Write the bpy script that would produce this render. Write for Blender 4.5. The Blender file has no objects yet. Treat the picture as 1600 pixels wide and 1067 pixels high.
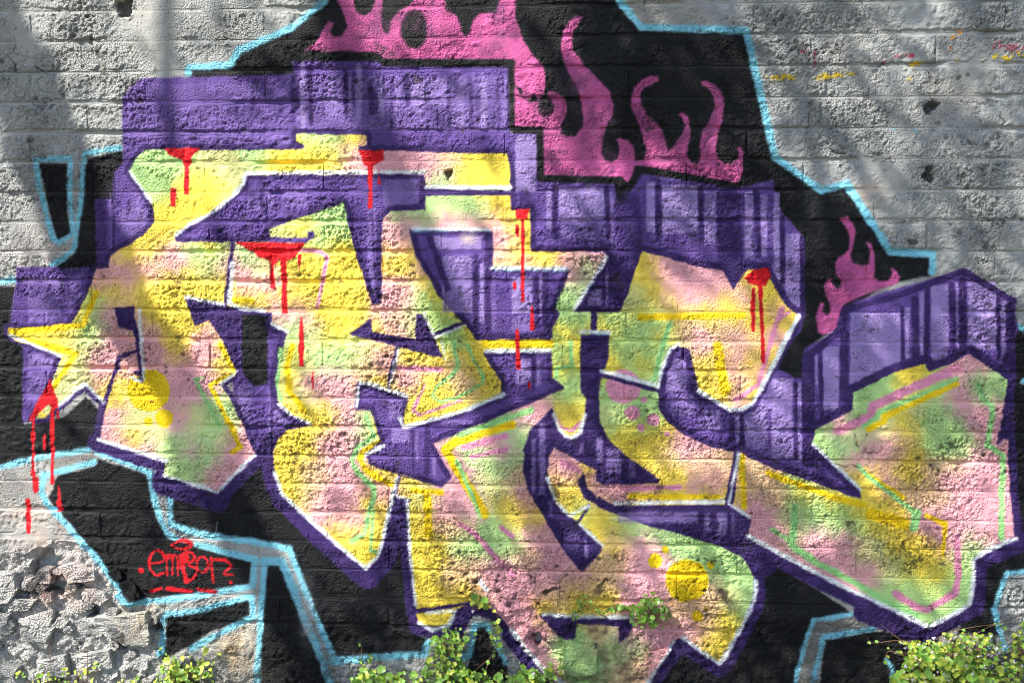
import bpy, math, random
import numpy as np
from mathutils import Vector, Matrix

random.seed(7)
RNG = np.random.default_rng(11)
SC = bpy.context.scene
COL = SC.collection

# ------------------------------------------------------------------ camera
CAM_LOC = Vector((0.0, -3.77, 1.74))
PITCH, YAW = math.radians(5.5), math.radians(2.9)      # a little down, a little to the left
cd = bpy.data.cameras.new('camera')
cd.sensor_width = 36.0
cd.lens = 35.0
cd.clip_start = 0.05
cd.clip_end = 2000.0
cam = bpy.data.objects.new('camera', cd)
cam.location = CAM_LOC
cam.rotation_euler = (math.radians(90) - PITCH, 0.0, YAW)
COL.objects.link(cam)
SC.camera = cam

# ------------------------------------------------------------------ sky and sun
TO_SUN = Vector((-0.55, -0.40, 0.70)).normalized()
world = bpy.data.worlds.new('World')
SC.world = world
world.use_nodes = True
wn = world.node_tree
sky = wn.nodes.new('ShaderNodeTexSky')
sky.sky_type = 'NISHITA'
sky.sun_disc = False
sky.sun_elevation = math.asin(TO_SUN.z)
sky.sun_rotation = math.atan2(TO_SUN.x, TO_SUN.y) % (2 * math.pi)
wn.nodes['Background'].inputs['Strength'].default_value = 0.115
wn.links.new(sky.outputs['Color'], wn.nodes['Background'].inputs['Color'])
sl = bpy.data.lights.new('sun', 'SUN')
sl.energy = 5.0
sl.angle = math.radians(0.53)
sl.color = (1.0, 0.95, 0.86)
sun = bpy.data.objects.new('sun', sl)
sun.rotation_euler = TO_SUN.to_track_quat('Z', 'Y').to_euler()
sun.location = (-6, -6, 9)
COL.objects.link(sun)
SC.view_settings.view_transform = 'Standard'
SC.view_settings.look = 'None'
SC.view_settings.gamma = 1.0
SC.view_settings.exposure = 1.16
SC.cycles.filter_width = 1.0

# ------------------------------------------------------------------ survey of the wall: photograph pixels <-> metres on the wall (plane y = 0)
RC = np.array((Matrix.Rotation(YAW, 3, 'Z') @ Matrix.Rotation(math.radians(90) - PITCH, 3, 'X')))
FPX = 1600 * 35.0 / 36.0

def to_wall(px, py):
    d = RC @ np.array([(px - 800.0) / FPX, -(py - 533.5) / FPX, -1.0])
    t = -CAM_LOC.y / d[1]
    return CAM_LOC.x + d[0] * t, CAM_LOC.z + d[2] * t

def to_px(X, Z):
    v = np.stack([X - CAM_LOC.x, np.zeros_like(X) - CAM_LOC.y, Z - CAM_LOC.z])
    c = np.tensordot(RC.T, v, axes=(1, 0))
    return 800.0 + FPX * c[0] / -c[2], 533.5 - FPX * c[1] / -c[2]

cs = [to_wall(a, b) for a in (0, 1600) for b in (0, 1067)]
X0, X1 = min(c[0] for c in cs) - 0.35, max(c[0] for c in cs) + 0.35
Z0, Z1 = min(c[1] for c in cs) - 0.12, max(c[1] for c in cs) + 0.30
PPM = 430.0
NW, NH = int((X1 - X0) * PPM), int((Z1 - Z0) * PPM)
gx = X0 + (np.arange(NW) + 0.5) / PPM
gz = Z0 + (np.arange(NH) + 0.5) / PPM
GX, GZ = np.meshgrid(gx, gz)
GX = GX.astype(np.float32)
GZ = GZ.astype(np.float32)
_a, _b = to_px(GX, GZ)
PXF, PYF = _a.astype(np.float32), _b.astype(np.float32)

def upsample(g, shape):
    h, w = g.shape
    yy = np.linspace(0, h - 1.001, shape[0])
    xx = np.linspace(0, w - 1.001, shape[1])
    y0 = yy.astype(int); x0 = xx.astype(int)
    fy = (yy - y0)[:, None]; fx = (xx - x0)[None, :]
    fy = fy * fy * (3 - 2 * fy); fx = fx * fx * (3 - 2 * fx)
    a = g[y0][:, x0]; b = g[y0][:, x0 + 1]; c = g[y0 + 1][:, x0]; d = g[y0 + 1][:, x0 + 1]
    return ((a * (1 - fx) + b * fx) * (1 - fy) + (c * (1 - fx) + d * fx) * fy).astype(np.float32)

def vnoise(cell, shape=None, sx=1.0):
    """value noise, about -1..1, cell in metres (cells stretched sx times along x)"""
    shape = shape or (NH, NW)
    h = max(3, int(shape[0] / PPM / cell) + 2)
    w = max(3, int(shape[1] / PPM / (cell * sx)) + 2)
    return upsample(RNG.uniform(-1, 1, (h, w)), shape)

def fbm(cell, octs=3, sx=1.0):
    o = 0; a = 1.0; s = 0
    for k in range(octs):
        o = o + a * vnoise(cell / 2 ** k, None, sx); s += a; a *= 0.55
    return o / s

def worley(cell, jx=1.0):
    """distance to the nearest jittered point in cell units, and a random value of that point"""
    nx, nz = int((X1 - X0) / (cell * jx)) + 5, int((Z1 - Z0) / cell) + 5
    qx = RNG.random((nz, nx)).astype(np.float32); qz = RNG.random((nz, nx)).astype(np.float32)
    rv = RNG.random((nz, nx)).astype(np.float32)
    u = (GX - X0) / (cell * jx) + 1.5; v = (GZ - Z0) / cell + 1.5
    iu = u.astype(np.int32); iv = v.astype(np.int32)
    best = np.full(u.shape, 9.0, np.float32); val = np.zeros(u.shape, np.float32)
    for dz in (-1, 0, 1):
        for dx in (-1, 0, 1):
            a = iu + dx; b = iv + dz
            d = np.hypot(a + qx[b, a] - u, b + qz[b, a] - v)
            m = d < best
            best = np.where(m, d, best); val = np.where(m, rv[b, a], val)
    return best, val

def sstep(a, b, x):
    t = np.clip((x - a) / (b - a), 0, 1)
    return t * t * (3 - 2 * t)

def pts(s):
    return [tuple(float(v) for v in p.split(',')) for p in s.split()]

# ------------------------------------------------------------------ courses of the wall
COURSE, BLOCK = 0.1125, 0.45
ZREF = np.mean([to_wall(0, 436)[1], to_wall(1600, 441)[1], to_wall(800, 763)[1] + 7 * COURSE])   # a bed joint
XREF = to_wall(1368, 38)[0]                                                                        # a cross joint of the course above
GROUND_Z = to_wall(800, 1084)[1]

# broken, rubbly part of the wall near its foot (photograph pixels)
def blob(x, y, rx, ry):
    return np.exp(-(((PXF - x) / rx) ** 2 + ((PYF - y) / ry) ** 2))
wob = 22 * fbm(0.12, 3)
RUB = np.maximum(sstep(20, -30, (PXF - 215) + (905 - PYF) * 1.0 + wob) * sstep(845, 880, PYF + 0.06 * PXF + wob),
                 sstep(950, 1000, PYF + wob) * 0.75)
RUB = np.maximum(RUB, 0.9 * np.minimum(1, 1.6 * blob(890, 1000, 150, 55)))
RUB = np.maximum(RUB, 0.6 * np.minimum(1, 1.5 * blob(790, 915, 60, 40)))
GRAV = np.clip(0.42 + 1.15 * fbm(0.20, 4), 0.0, 1.1)             # how gravelly the face is
for (x, y, rx, ry, a) in ((1270, 40, 75, 18, .9), (1250, 95, 60, 22, .6), (735, 850, 45, 25, .7), (700, 905, 60, 40, .9), (800, 905, 40, 40, .9),
                          (1450, 275, 30, 18, .9), (1410, 378, 35, 22, .7), (560, 110, 60, 40, .5), (350, 60, 60, 40, .6),
                          (550, 460, 40, 30, .5), (1400, 860, 70, 40, .6), (1480, 720, 80, 60, .4)):
    GRAV = np.clip(GRAV + a * blob(x, y, rx, ry), 0, 1.3)

# ------------------------------------------------------------------ relief of the masonry, metres towards the viewer
def relief():
    d1, v1 = worley(0.0095)
    d2, v2 = worley(0.019)
    d3, v3 = worley(0.036, 1.3)
    h = 0.0050 * fbm(0.16, 3)
    h += (0.0100 * GRAV + 0.0016) * (0.55 - d1) * (0.35 + v1)
    big = sstep(0.45, 0.95, GRAV)
    h += big * 0.0115 * (0.5 - d2) * (0.3 + v2)
    h += 0.0013 * vnoise(0.006) + 0.0026 * vnoise(0.013) + 0.0022 * vnoise(0.028) - 0.0034 * sstep(0.35, 0.75, vnoise(0.0065)) * np.clip(0.25 + GRAV, 0, 1)
    h -= 0.010 * sstep(0.30, 0.10, d3) * (v3 > 0.91) * (0.4 + big)
    ridge = np.abs(fbm(0.09, 3, 1.6))
    h -= 0.0070 * sstep(0.026, 0.0, ridge) * sstep(-0.1, 0.5, fbm(0.30, 2))
    for (x, y, rx, ry, dep) in PITS:
        if dep < 0.022:
            rx, ry = rx * 0.7, ry * 0.7
        q = ((PXF - x + 7 * N_S) / rx) ** 2 + ((PYF - y + 7 * N_S2) / ry) ** 2 + 0.5 * N_F
        h -= dep * sstep(1.5, 0.4, q)
    return h
N_S, N_S2 = vnoise(0.02), vnoise(0.02)
N_F = vnoise(0.007)
PITS = [(197, 10, 12, 18, .035), (162, 111, 8, 5, .02), (158, 87, 7, 5, .02), (143, 67, 6, 6, .015), (205, 80, 5, 5, .02), (1453, 168, 14, 6, .03),
        (1252, 79, 7, 5, .015), (1376, 101, 6, 4, .015), (702, 272, 6, 9, .025), (1450, 275, 12, 10, .03), (1422, 378, 9, 7, .02), (1258, 359, 9, 5, .02),
        (75, 878, 16, 18, .05), (80, 918, 44, 9, .055), (60, 893, 14, 12, .04), (143, 955, 9, 7, .04), (242, 975, 7, 12, .03), (190, 1000, 8, 16, .025),
        (1108, 872, 5, 5, .015), (1157, 873, 6, 4, .015), (1130, 925, 8, 12, .02), (1416, 852, 5, 16, .02), (1285, 811, 14, 6, .012), (1328, 817, 10, 5, .012),
        (1050, 935, 10, 5, .02), (858, 920, 8, 6, .02), (845, 1000, 14, 7, .03), (86, 168, 8, 4, .015), (104, 148, 4, 8, .012), (1370, 110, 5, 6, .012),
        (1310, 240, 12, 4, .012), (1365, 240, 18, 4, .012), (420, 285, 5, 5, .01), (650, 125, 8, 12, .02), (725, 205, 8, 8, .012), (1566, 190, 3, 18, .008)]
CRACKS = ['1215,592 1232,596 1252,590', '1305,588 1322,600 1342,596 1362,588 1378,592', '1353,678 1352,695 1358,720', '1335,676 1344,700', '1215,724 1300,726 1345,729 1432,728', '1352,737 1378,742 1402,738 1436,733', '1498,796 1511,822 1545,838 1582,843', '1444,748 1466,765 1484,773', '1420,758 1462,786 1500,798',
          '1268,814 1284,809 1291,801', '1318,814 1336,823', '1374,817 1396,823', '1452,821 1490,825', '1424,878 1490,880 1600,882', '1358,892 1384,880 1402,874', '1064,382 1076,370 1092,366', '800,722 1000,720 1180,722', '950,830 980,834 1030,830', '930,870 990,872 1000,871', '940,912 960,902 976,903', '1120,928 1140,938 1158,944', '1372,898 1388,884', '1444,936 1460,950',
          '620,436 650,430 690,440', '520,448 540,440 562,446', '400,444 440,438', '100,170 190,172 300,168', '930,300 1000,298 1180,302', '1000,380 1060,378 1130,392', '840,350 945,352', '140,345 200,344', '230,345 320,342', '80,352 230,350', '720,460 800,462', '1230,345 1330,348', '1350,492 1400,498 1420,490', '880,290 940,292', '470,430 520,434 560,448', '600,500 660,488', '1330,575 1360,578', '300,575 345,586 372,588', '1380,345 1480,350 1600,342', '1220,160 1400,158 1560,162', '1330,248 1400,252']
def carve(h):
    for s in CRACKS:
        p = pts(s)
        xs = [q[0] for q in p]; ys = [q[1] for q in p]
        m = (PXF > min(xs) - 8) & (PXF < max(xs) + 8) & (PYF > min(ys) - 10) & (PYF < max(ys) + 10)
        X = PXF[m] + 4 * N_S[m]; Yy = PYF[m] + 5 * N_S2[m] + 2 * N_F[m]
        d = np.full(X.shape, 1e9, np.float32)
        for (ax, ay), (bx, by) in zip(p[:-1], p[1:]):
            ex, ey = bx - ax, by - ay
            t = np.clip(((X - ax) * ex + (Yy - ay) * ey) / (ex * ex + ey * ey), 0, 1)
            d = np.minimum(d, np.hypot(X - ax - t * ex, Yy - ay - t * ey))
        h[m] -= 0.009 * sstep(2.6, 0.3, d) * (0.55 + 0.6 * N_S[m])
    return h
H = carve(relief())

# ------------------------------------------------------------------ spray paint: layers drawn on the wall in wall space
C = dict(Y=(236, 208, 74), P=(222, 158, 168), G=(174, 212, 134), L=(208, 208, 138), B=(224, 184, 142), K=(19, 20, 23), W=(228, 234, 236),
         C=(122, 192, 212), R=(206, 18, 30), M=(186, 84, 140), D=(52, 34, 88), U=(88, 65, 132), V=(152, 131, 187), E=(147, 149, 147), F=(124, 122, 118))
IMG = np.empty((NH, NW, 3), np.float32)
N_MOT = fbm(0.07, 4)
EDGE = 1.5 * vnoise(0.03) + 0.8 * vnoise(0.010)
GRAIN = RNG.normal(0, 1, (NH, NW)).astype(np.float32)

def spline(p, closed, n=6):
    p = [np.array(q) for q in p]; m = len(p); out = []
    for i in range(m if closed else m - 1):
        a = p[(i - 1) % m] if (closed or i > 0) else p[0]
        b = p[i]; c = p[(i + 1) % m]
        d = p[(i + 2) % m] if (closed or i + 2 < m) else p[-1]
        for k in range(n):
            t = k / n
            out.append(0.5 * (2 * b + (c - a) * t + (2 * a - 5 * b + 4 * c - d) * t * t + (3 * b - a - 3 * c + d) * t ** 3))
    if not closed:
        out.append(p[-1])
    return [tuple(q) for q in out]

def window(p, m):
    xs = [q[0] for q in p]; ys = [q[1] for q in p]
    w = [to_wall(a, b) for a in (min(xs) - m, max(xs) + m) for b in (min(ys) - m, max(ys) + m)]
    i0 = max(0, int((min(q[0] for q in w) - X0) * PPM) - 2); i1 = min(NW, int((max(q[0] for q in w) - X0) * PPM) + 3)
    j0 = max(0, int((min(q[1] for q in w) - Z0) * PPM) - 2); j1 = min(NH, int((max(q[1] for q in w) - Z0) * PPM) + 3)
    return slice(j0, max(j0, j1)), slice(i0, max(i0, i1))

def segdist(p, X, Y, closed):
    d = np.full(X.shape, 1e9, np.float32)
    n = len(p)
    for i in range(n if closed else n - 1):
        (ax, ay), (bx, by) = p[i], p[(i + 1) % n]
        ex, ey = bx - ax, by - ay
        l2 = ex * ex + ey * ey + 1e-9
        t = np.clip(((X - ax) * ex + (Y - ay) * ey) / l2, 0, 1)
        d = np.minimum(d, (X - ax - t * ex) ** 2 + (Y - ay - t * ey) ** 2)
    return np.sqrt(d)

def inside(p, X, Y):
    r = np.zeros(X.shape, bool)
    n = len(p)
    for i in range(n):
        (ax, ay), (bx, by) = p[i], p[(i + 1) % n]
        if ay == by:
            continue
        r ^= ((ay > Y) != (by > Y)) & (X < (bx - ax) * (Y - ay) / (by - ay) + ax)
    return r

def put(col, cov, win):
    a = cov[..., None]
    c = col if isinstance(col, np.ndarray) else np.array(C[col] if isinstance(col, str) else col, np.float32)
    IMG[win] = IMG[win] * (1 - a) + c * a

def cover(sd, win, soft):
    sd = sd + 0.8 * EDGE[win] + GRAIN[win] * soft * 0.30
    soft = soft * 0.8
    return np.clip(0.5 - sd / (2 * soft), 0, 1)

def fill(col, s, soft=1.6, a=1.0, sm=False):
    p = pts(s) if isinstance(s, str) else s
    if sm:
        p = spline(p, True)
    w = window(p, 3 * soft + 4)
    X, Y = PXF[w], PYF[w]
    if X.size == 0:
        return
    sd = segdist(p, X, Y, True)
    sd = np.where(inside(p, X, Y), -sd, sd)
    put(col, cover(sd, w, soft) * a, w)

def line(col, s, wd, soft=1.8, a=1.0, sm=False, closed=False, taper=False):
    p = pts(s) if isinstance(s, str) else s
    if sm:
        p = spline(p, closed)
    w = window(p, wd / 2 + 3 * soft + 4)
    X, Y = PXF[w], PYF[w]
    if X.size == 0:
        return
    put(col, cover(segdist(p, X, Y, closed) - wd / 2, w, soft) * a, w)

def disc(col, x, y, rx, ry=None, soft=1.5, a=1.0):
    ry = ry or rx
    fill(col, [(x + rx * math.cos(t * math.pi / 12), y + ry * math.sin(t * math.pi / 12)) for t in range(24)], soft, a)

def drip(x0, y0, x1, y1, w0, w1, bulb=0.0):
    """a run of paint: starts w0 wide, ends w1 wide"""
    n = 7; L = []; Rr = []
    for k in range(n):
        t = k / (n - 1); x = x0 + (x1 - x0) * t; y = y0 + (y1 - y0) * t
        w = w0 + (w1 - w0) * t + bulb * math.sin(t * math.pi)
        L.append((x - w / 2, y)); Rr.append((x + w / 2, y))
    fill('R', L + Rr[::-1], 1.2)

# ---- ground coat: old silver-grey paint, patchy
g = np.array(C['E'], np.float32)
base = g[None, None, :] * (1 + 0.05 * fbm(0.25, 3) + 0.05 * fbm(0.04, 2))[..., None]
warm = sstep(0.1, 0.7, fbm(0.35, 3))[..., None] * 0.35
base = base * (1 - warm) + np.array((178, 168, 154), np.float32) * warm
IMG[:] = base
def tint(col, x, y, rx, ry, a):
    w = window([(x - 2.2 * rx, y - 2.2 * ry), (x + 2.2 * rx, y + 2.2 * ry)], 2)
    c = np.exp(-(((PXF[w] - x) / rx) ** 2 + ((PYF[w] - y) / ry) ** 2)) * a
    put(col, np.clip(c * (1 + 0.5 * EDGE[w]), 0, 1), w)
tint((172, 158, 148), 60, 810, 70, 70, .7); tint((196, 150, 140), 120, 905, 70, 40, .6); tint((205, 170, 150), 100, 930, 50, 25, .6)
tint((190, 165, 120), 215, 965, 30, 35, .7); tint((196, 182, 176), 70, 400, 60, 60, .5); tint((188, 160, 120), 370, 1020, 25, 40, .6)
tint((196, 176, 160), 1345, 300, 35, 18, .6); tint((150, 90, 80), 85, 900, 12, 20, .7); tint((120, 50, 40), 75, 925, 18, 6, .8)
put((186, 184, 180), np.clip(RUB * sstep(330, 220, PXF) * 0.6, 0, 1), (slice(None), slice(None)))
# old colours showing through on the grey, top right
def scrub(col, s, wd, a):
    p = pts(s); w = window(p, wd + 12)
    d = segdist(p, PXF[w], PYF[w], False)
    k = sstep(wd * 0.9, wd * 0.2, d + 0.35 * wd * N_S[w]) * sstep(-0.15, 0.45, H[w] * 220 + 0.6 * EDGE[w]) * a
    put(col, k, w)
scrub((214, 178, 40), '1200,122 1262,124 1300,120 1362,113', 7, .9); scrub((222, 184, 40), '1420,103 1450,97', 9, .95); scrub((222, 184, 40), '1478,100 1492,96', 8, .8)
scrub((222, 184, 40), '1540,93 1600,88', 9, .95); scrub((170, 50, 70), '1395,90 1436,87', 6, .9); scrub((190, 80, 100), '1555,72 1600,76', 10, .6)
scrub((214, 130, 40), '1476,62 1500,50', 9, .9); scrub((190, 90, 40), '1472,78 1490,76', 6, .8); scrub((150, 50, 70), '1272,75 1272,104', 4, .8)
scrub((130, 30, 60), '1250,80 1256,80', 6, .8); scrub((150, 50, 60), '1330,66 1362,62', 5, .6); scrub((110, 180, 205), '1395,202 1428,205', 5, .8)
scrub((200, 160, 40), '1410,130 1436,112', 5, .5); scrub((130, 30, 50), '1374,102 1382,98', 6, .8)

# ---- black fields and their light-blue outlines
BLACKS = ['965,0 1000,47 1163,52 1208,247 1282,300 1324,292 1393,398 1455,402 1455,430 1380,445 1330,485 1262,545 1262,592 1195,592 1195,330 800,290 800,130 450,130 296,124 298,109 362,106 372,82 455,45 516,0 512,-40 940,-40',
          '64,255 107,257 107,330 112,366 92,376 82,345', '137,250 194,236 194,420 85,421 118,397 126,340 132,290',
          '-40,448 27,448 14,520 40,545 40,662 100,652 135,620 157,640 153,692 140,700 60,712 0,728 -40,735',
          '90,743 148,728 155,716 230,740 245,808 265,840 300,850 395,876 390,912 300,925 205,940 165,890 110,815 78,780',
          '255,742 345,775 400,700 440,740 445,800 580,915 640,760 650,985 668,1003 662,1022 540,1032 522,1037 500,985 478,920 455,858 400,847 275,830 268,815',
          '418,880 442,882 465,940 490,1000 512,1060 515,1100 400,1100 406,1000', '262,962 300,956 392,932 390,966 330,985 290,1012 255,1030 258,990',
          '376,486 430,486 430,600 400,606 376,585', '1190,865 1330,956 1272,967 1255,1005 1238,1100 990,1100 1053,995 1125,1040 1180,940',
          '1290,1000 1362,986 1420,985 1420,1100 1278,1100', '1510,858 1640,828 1640,890 1573,894 1555,935 1560,990 1500,990', '1560,512 1640,512 1640,850 1570,850',
          '745,978 760,978 790,1030 800,1100 730,1100 733,1020']
for k, b in enumerate(BLACKS):
    fill('K', b, 2.2 if k else 2.6)
# grey bands kept between two blue lines
for b in ('60,716 148,703 152,722 92,736', '1272,968 1340,956 1362,984 1290,998 1272,1090 1240,1090 1256,1005'):
    fill('F', b, 2.5)
BLUES = [('512,-20 508,4 455,46 374,80 362,103 298,106 296,116', 11), ('958,-20 966,0 1001,44 1165,49 1210,246 1282,298 1322,288 1390,394 1457,397 1455,424', 12),
         ('57,250 112,248 111,300 114,345 117,365 93,380 84,372 66,300 57,250', 8), ('190,231 133,241 130,300 121,365 117,388 101,404 83,414', 8), ('-20,440 0,440 30,437', 9),
         ('-20,732 0,729 60,714 140,702 151,690', 9), ('148,721 95,735 70,742 67,770 76,790 96,806 150,872 203,943 300,930 396,914 399,872 310,850', 10),
         ('152,705 186,716 236,736 243,780 252,812 264,834 278,840', 10), ('267,778 268,818 310,832 400,846 453,856 480,925 500,975 522,1030', 10),
         ('310,850 400,872', 8), ('414,876 441,876 462,925 484,985 502,1028 520,1080', 13), ('415,876 408,965 400,1080', 9),
         ('252,1020 254,968 262,958 310,952 395,930 397,962 340,990 300,1012', 9), ('520,1032 545,1030 662,1021 668,1004', 12), ('700,1030 733,1024 742,976 760,974 790,1035', 9),
         ('1335,957 1271,967 1257,1005 1240,1080', 8), ('1364,981 1286,995 1279,1030 1268,1080', 9), ('1640,889 1572,894 1560,925 1553,950 1558,980 1566,1008', 9),
         ('1532,1062 1570,1050 1640,1026', 7), ('1586,508 1600,515 1640,530', 8), ('1385,1030 1394,1042 1398,1080', 9), ('1598,595 1640,600', 8), ('1528,1022 1545,1010', 7)]
for s, w in BLUES:
    line('C', s, w, 2.6)
tint((180, 178, 176), 480, 960, 12, 50, .5)
# ---- flames
FL = ['478,80 492,70 505,48 514,36 521,38 516,50 522,58 535,57 544,42 538,25 522,-10 552,-10 556,18 570,26 583,18 590,-10 600,-10 596,25 597,45 603,55 608,55 612,35 625,18 640,10 655,-10 690,-10 700,12 715,28 722,50 728,58 735,52 740,30 750,22 775,22 785,-10 806,-10 806,30 815,57 830,82 849,105 854,130 850,150 842,158 835,150 828,157 818,157 815,140 805,133 800,142 799,95 600,93 590,83',
      '797,150 806,135 815,150 825,160 850,158 858,142 872,146 882,155 886,175 878,195 876,210 885,215 900,212 910,200 912,185 908,160 900,135 888,115 880,95 876,75 880,50 888,35 900,25 910,28 905,38 897,50 893,65 897,80 910,100 925,115 940,130 952,145 958,165 956,185 948,200 942,215 940,240 945,250 955,254 965,248 968,235 966,225 960,217 970,217 981,220 988,228 992,240 992,252 1005,250 1010,235 1005,215 997,195 988,175 985,155 990,138 1005,125 1018,119 1028,120 1030,127 1022,132 1008,137 1001,147 1002,165 1010,180 1025,192 1035,205 1040,225 1045,235 1055,225 1065,210 1070,197 1065,185 1058,180 1066,177 1075,183 1078,200 1078,215 1073,230 1073,245 1080,255 1090,257 1095,245 1092,225 1097,205 1108,190 1115,172 1117,155 1110,142 1096,134 1095,129 1104,128 1116,133 1127,145 1130,165 1128,190 1122,210 1118,230 1120,248 1130,255 1142,256 1152,248 1153,238 1150,232 1157,230 1162,240 1161,258 1157,280 1150,287 1020,262 994,260 981,289 973,277 850,275 847,200 798,199',
      '1310,342 1322,338 1333,348 1336,365 1332,385 1328,400 1332,410 1345,415 1355,412 1358,395 1353,382 1352,378 1360,380 1366,392 1366,410 1364,432 1372,440 1387,438 1393,428 1391,418 1398,422 1405,432 1402,442 1388,448 1365,455 1340,465 1318,475 1312,490 1316,505 1308,515 1285,523 1276,518 1273,500 1276,482 1282,473 1286,474 1285,487 1292,493 1298,485 1296,475 1290,462 1287,448 1292,437 1300,435 1301,443 1307,450 1314,447 1313,437 1305,428 1304,415 1308,403 1318,398 1325,388 1326,368 1320,355']
for f in FL:
    fill('M', f, 2.2)
disc('K', 648, 47, 21, 31, 3); disc('K', 853, 166, 12, 17, 2.5); disc('K', 710, 14, 16, 8, 4, .8)
for x, y, rx, ry, a in ((780, 40, 12, 30, .6), (900, 130, 25, 25, .35), (930, 180, 25, 22, .45), (920, 240, 60, 18, .3), (600, 40, 12, 20, .4), (1010, 200, 10, 30, .35), (1107, 215, 8, 30, .4),
                        (1330, 425, 18, 14, .45), (1350, 450, 25, 8, .4), (690, 60, 30, 14, .3), (845, 210, 40, 8, .3), (1050, 250, 30, 8, .3)):
    tint((110, 60, 100), x, y, rx, ry, a)
for f in FL:
    p = pts(f); w = window(p, 3); k = inside(p, PXF[w], PYF[w]) * sstep(-0.1, 0.6, N_MOT[w]) * 0.6
    put((112, 60, 98), k.astype(np.float32), w)
# ---- purple blocks behind the letters
fill('U', '30,417 152,418 150,312 178,310 180,268 193,255 192,155 217,124 460,117 456,95 590,95 600,104 796,106 799,208 838,210 840,282 962,288 970,320 992,288 1002,272 1148,291 1207,281 1220,330 1253,368 1258,490 1250,520 1226,535 1217,575 1255,589 1255,545 1312,512 1318,482 1340,468 1440,440 1505,420 1585,468 1588,520 1580,560 1588,800 1592,842 1500,860 1300,800 1190,860 900,820 700,780 640,700 560,700 440,690 418,600 380,580 340,540 200,520 140,540 100,560 100,610 58,656 37,660 37,540 15,522', 2.2)
fill('U', '360,560 420,592 440,640 490,663 440,676 426,705 400,712 370,640', 2.2)
fill('K', '1230,536 1254,545 1255,589 1240,588 1216,576', 2); fill('K', '378,490 419,490 419,598 398,604 378,580', 2)
line('K', '799,100 800,203 844,204 845,279 968,283', 9, 2.5); line('K', '450,92 590,91 604,99 800,99', 9, 3); fill('K', '960,280 980,286 1000,268 992,285 972,321 964,318', 2); line('K', '995,264 1150,291 1208,275', 8, 2)
# paler panels and dark bars of the blocks
def panel(x0, y0, x1, y1, a=.85, soft=1.8, c='V'):
    fill(c, [(x0, y0), (x1, y0), (x1, y1), (x0, y1)], soft, a)
for x0, y0, x1, y1, a in ((200, 132, 455, 225, .22), (465, 120, 790, 205, .30), (470, 105, 478, 200, .55), (557, 105, 566, 180, .5), (592, 150, 600, 175, .7), (545, 112, 552, 170, .4), (640, 125, 700, 165, .35), (750, 125, 762, 195, .45),
                          (700, 125, 735, 200, .2), (388, 295, 430, 330, .35), (440, 290, 480, 325, .3), (600, 280, 655, 325, .45), (575, 325, 588, 470, .35), (45, 430, 95, 505, .35), (110, 430, 128, 508, .3), (190, 325, 236, 368, .35), (205, 300, 225, 330, .3), (173, 300, 178, 390, .4),
                          (44, 552, 92, 575, .6), (44, 580, 80, 625, .35), (805, 212, 838, 300, .85), (853, 296, 863, 360, .7), (873, 294, 944, 345, .85), (876, 345, 945, 375, .45), (953, 300, 959, 380, .6), (1010, 285, 1023, 362, .85),
                          (1034, 290, 1090, 345, .9), (1034, 345, 1092, 365, .7), (1100, 300, 1118, 380, .75), (1163, 300, 1176, 405, .85), (1188, 305, 1198, 400, .75), (1208, 300, 1218, 440, .9), (1226, 365, 1250, 480, .8),
                          (1327, 488, 1406, 600, .9), (1412, 480, 1420, 560, .85), (1435, 455, 1443, 555, .8), (1453, 445, 1480, 565, .9), (1491, 440, 1496, 560, .7), (1510, 440, 1555, 545, .9), (1562, 470, 1570, 570, .85),
                          (1205, 590, 1238, 715, .75), (1245, 597, 1252, 720, .85), (1271, 545, 1277, 600, .8), (1283, 540, 1310, 640, .85), (1270, 700, 1280, 735, .6), (1160, 640, 1200, 700, .55), (1040, 560, 1072, 612, .7), (1048, 615, 1085, 650, .5),
                          (1090, 640, 1125, 672, .6), (1148, 645, 1155, 690, .75), (1165, 630, 1196, 690, .5), (1186, 590, 1225, 640, .6), (678, 368, 715, 392, .9), (690, 400, 740, 485, .75), (750, 410, 757, 500, .85), (765, 430, 775, 515, .35),
                          (800, 432, 832, 490, .85), (842, 434, 848, 495, .8), (800, 495, 835, 520, .5), (800, 556, 830, 600, .85), (838, 560, 846, 605, .7), (920, 445, 940, 478, .8), (946, 420, 950, 478, .7),
                          (607, 620, 640, 650, .5), (612, 655, 640, 690, .65), (648, 660, 655, 715, .5), (675, 710, 680, 745, .6), (420, 610, 424, 680, .5), (428, 620, 450, 660, .5), (372, 600, 395, 660, .4),
                          (830, 680, 837, 770, .6), (842, 655, 853, 770, .7), (905, 670, 912, 705, .5), (932, 680, 941, 720, .75), (947, 695, 972, 740, .65), (982, 715, 992, 745, .5), (858, 780, 864, 810, .5),
                          (965, 798, 1090, 818, .6), (1100, 800, 1108, 828, .6), (1120, 800, 1135, 840, .7), (1142, 800, 1147, 838, .6), (880, 830, 905, 868, .3), (913, 843, 918, 868, .8)):
    panel(x0, y0, x1, y1, a)
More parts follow.
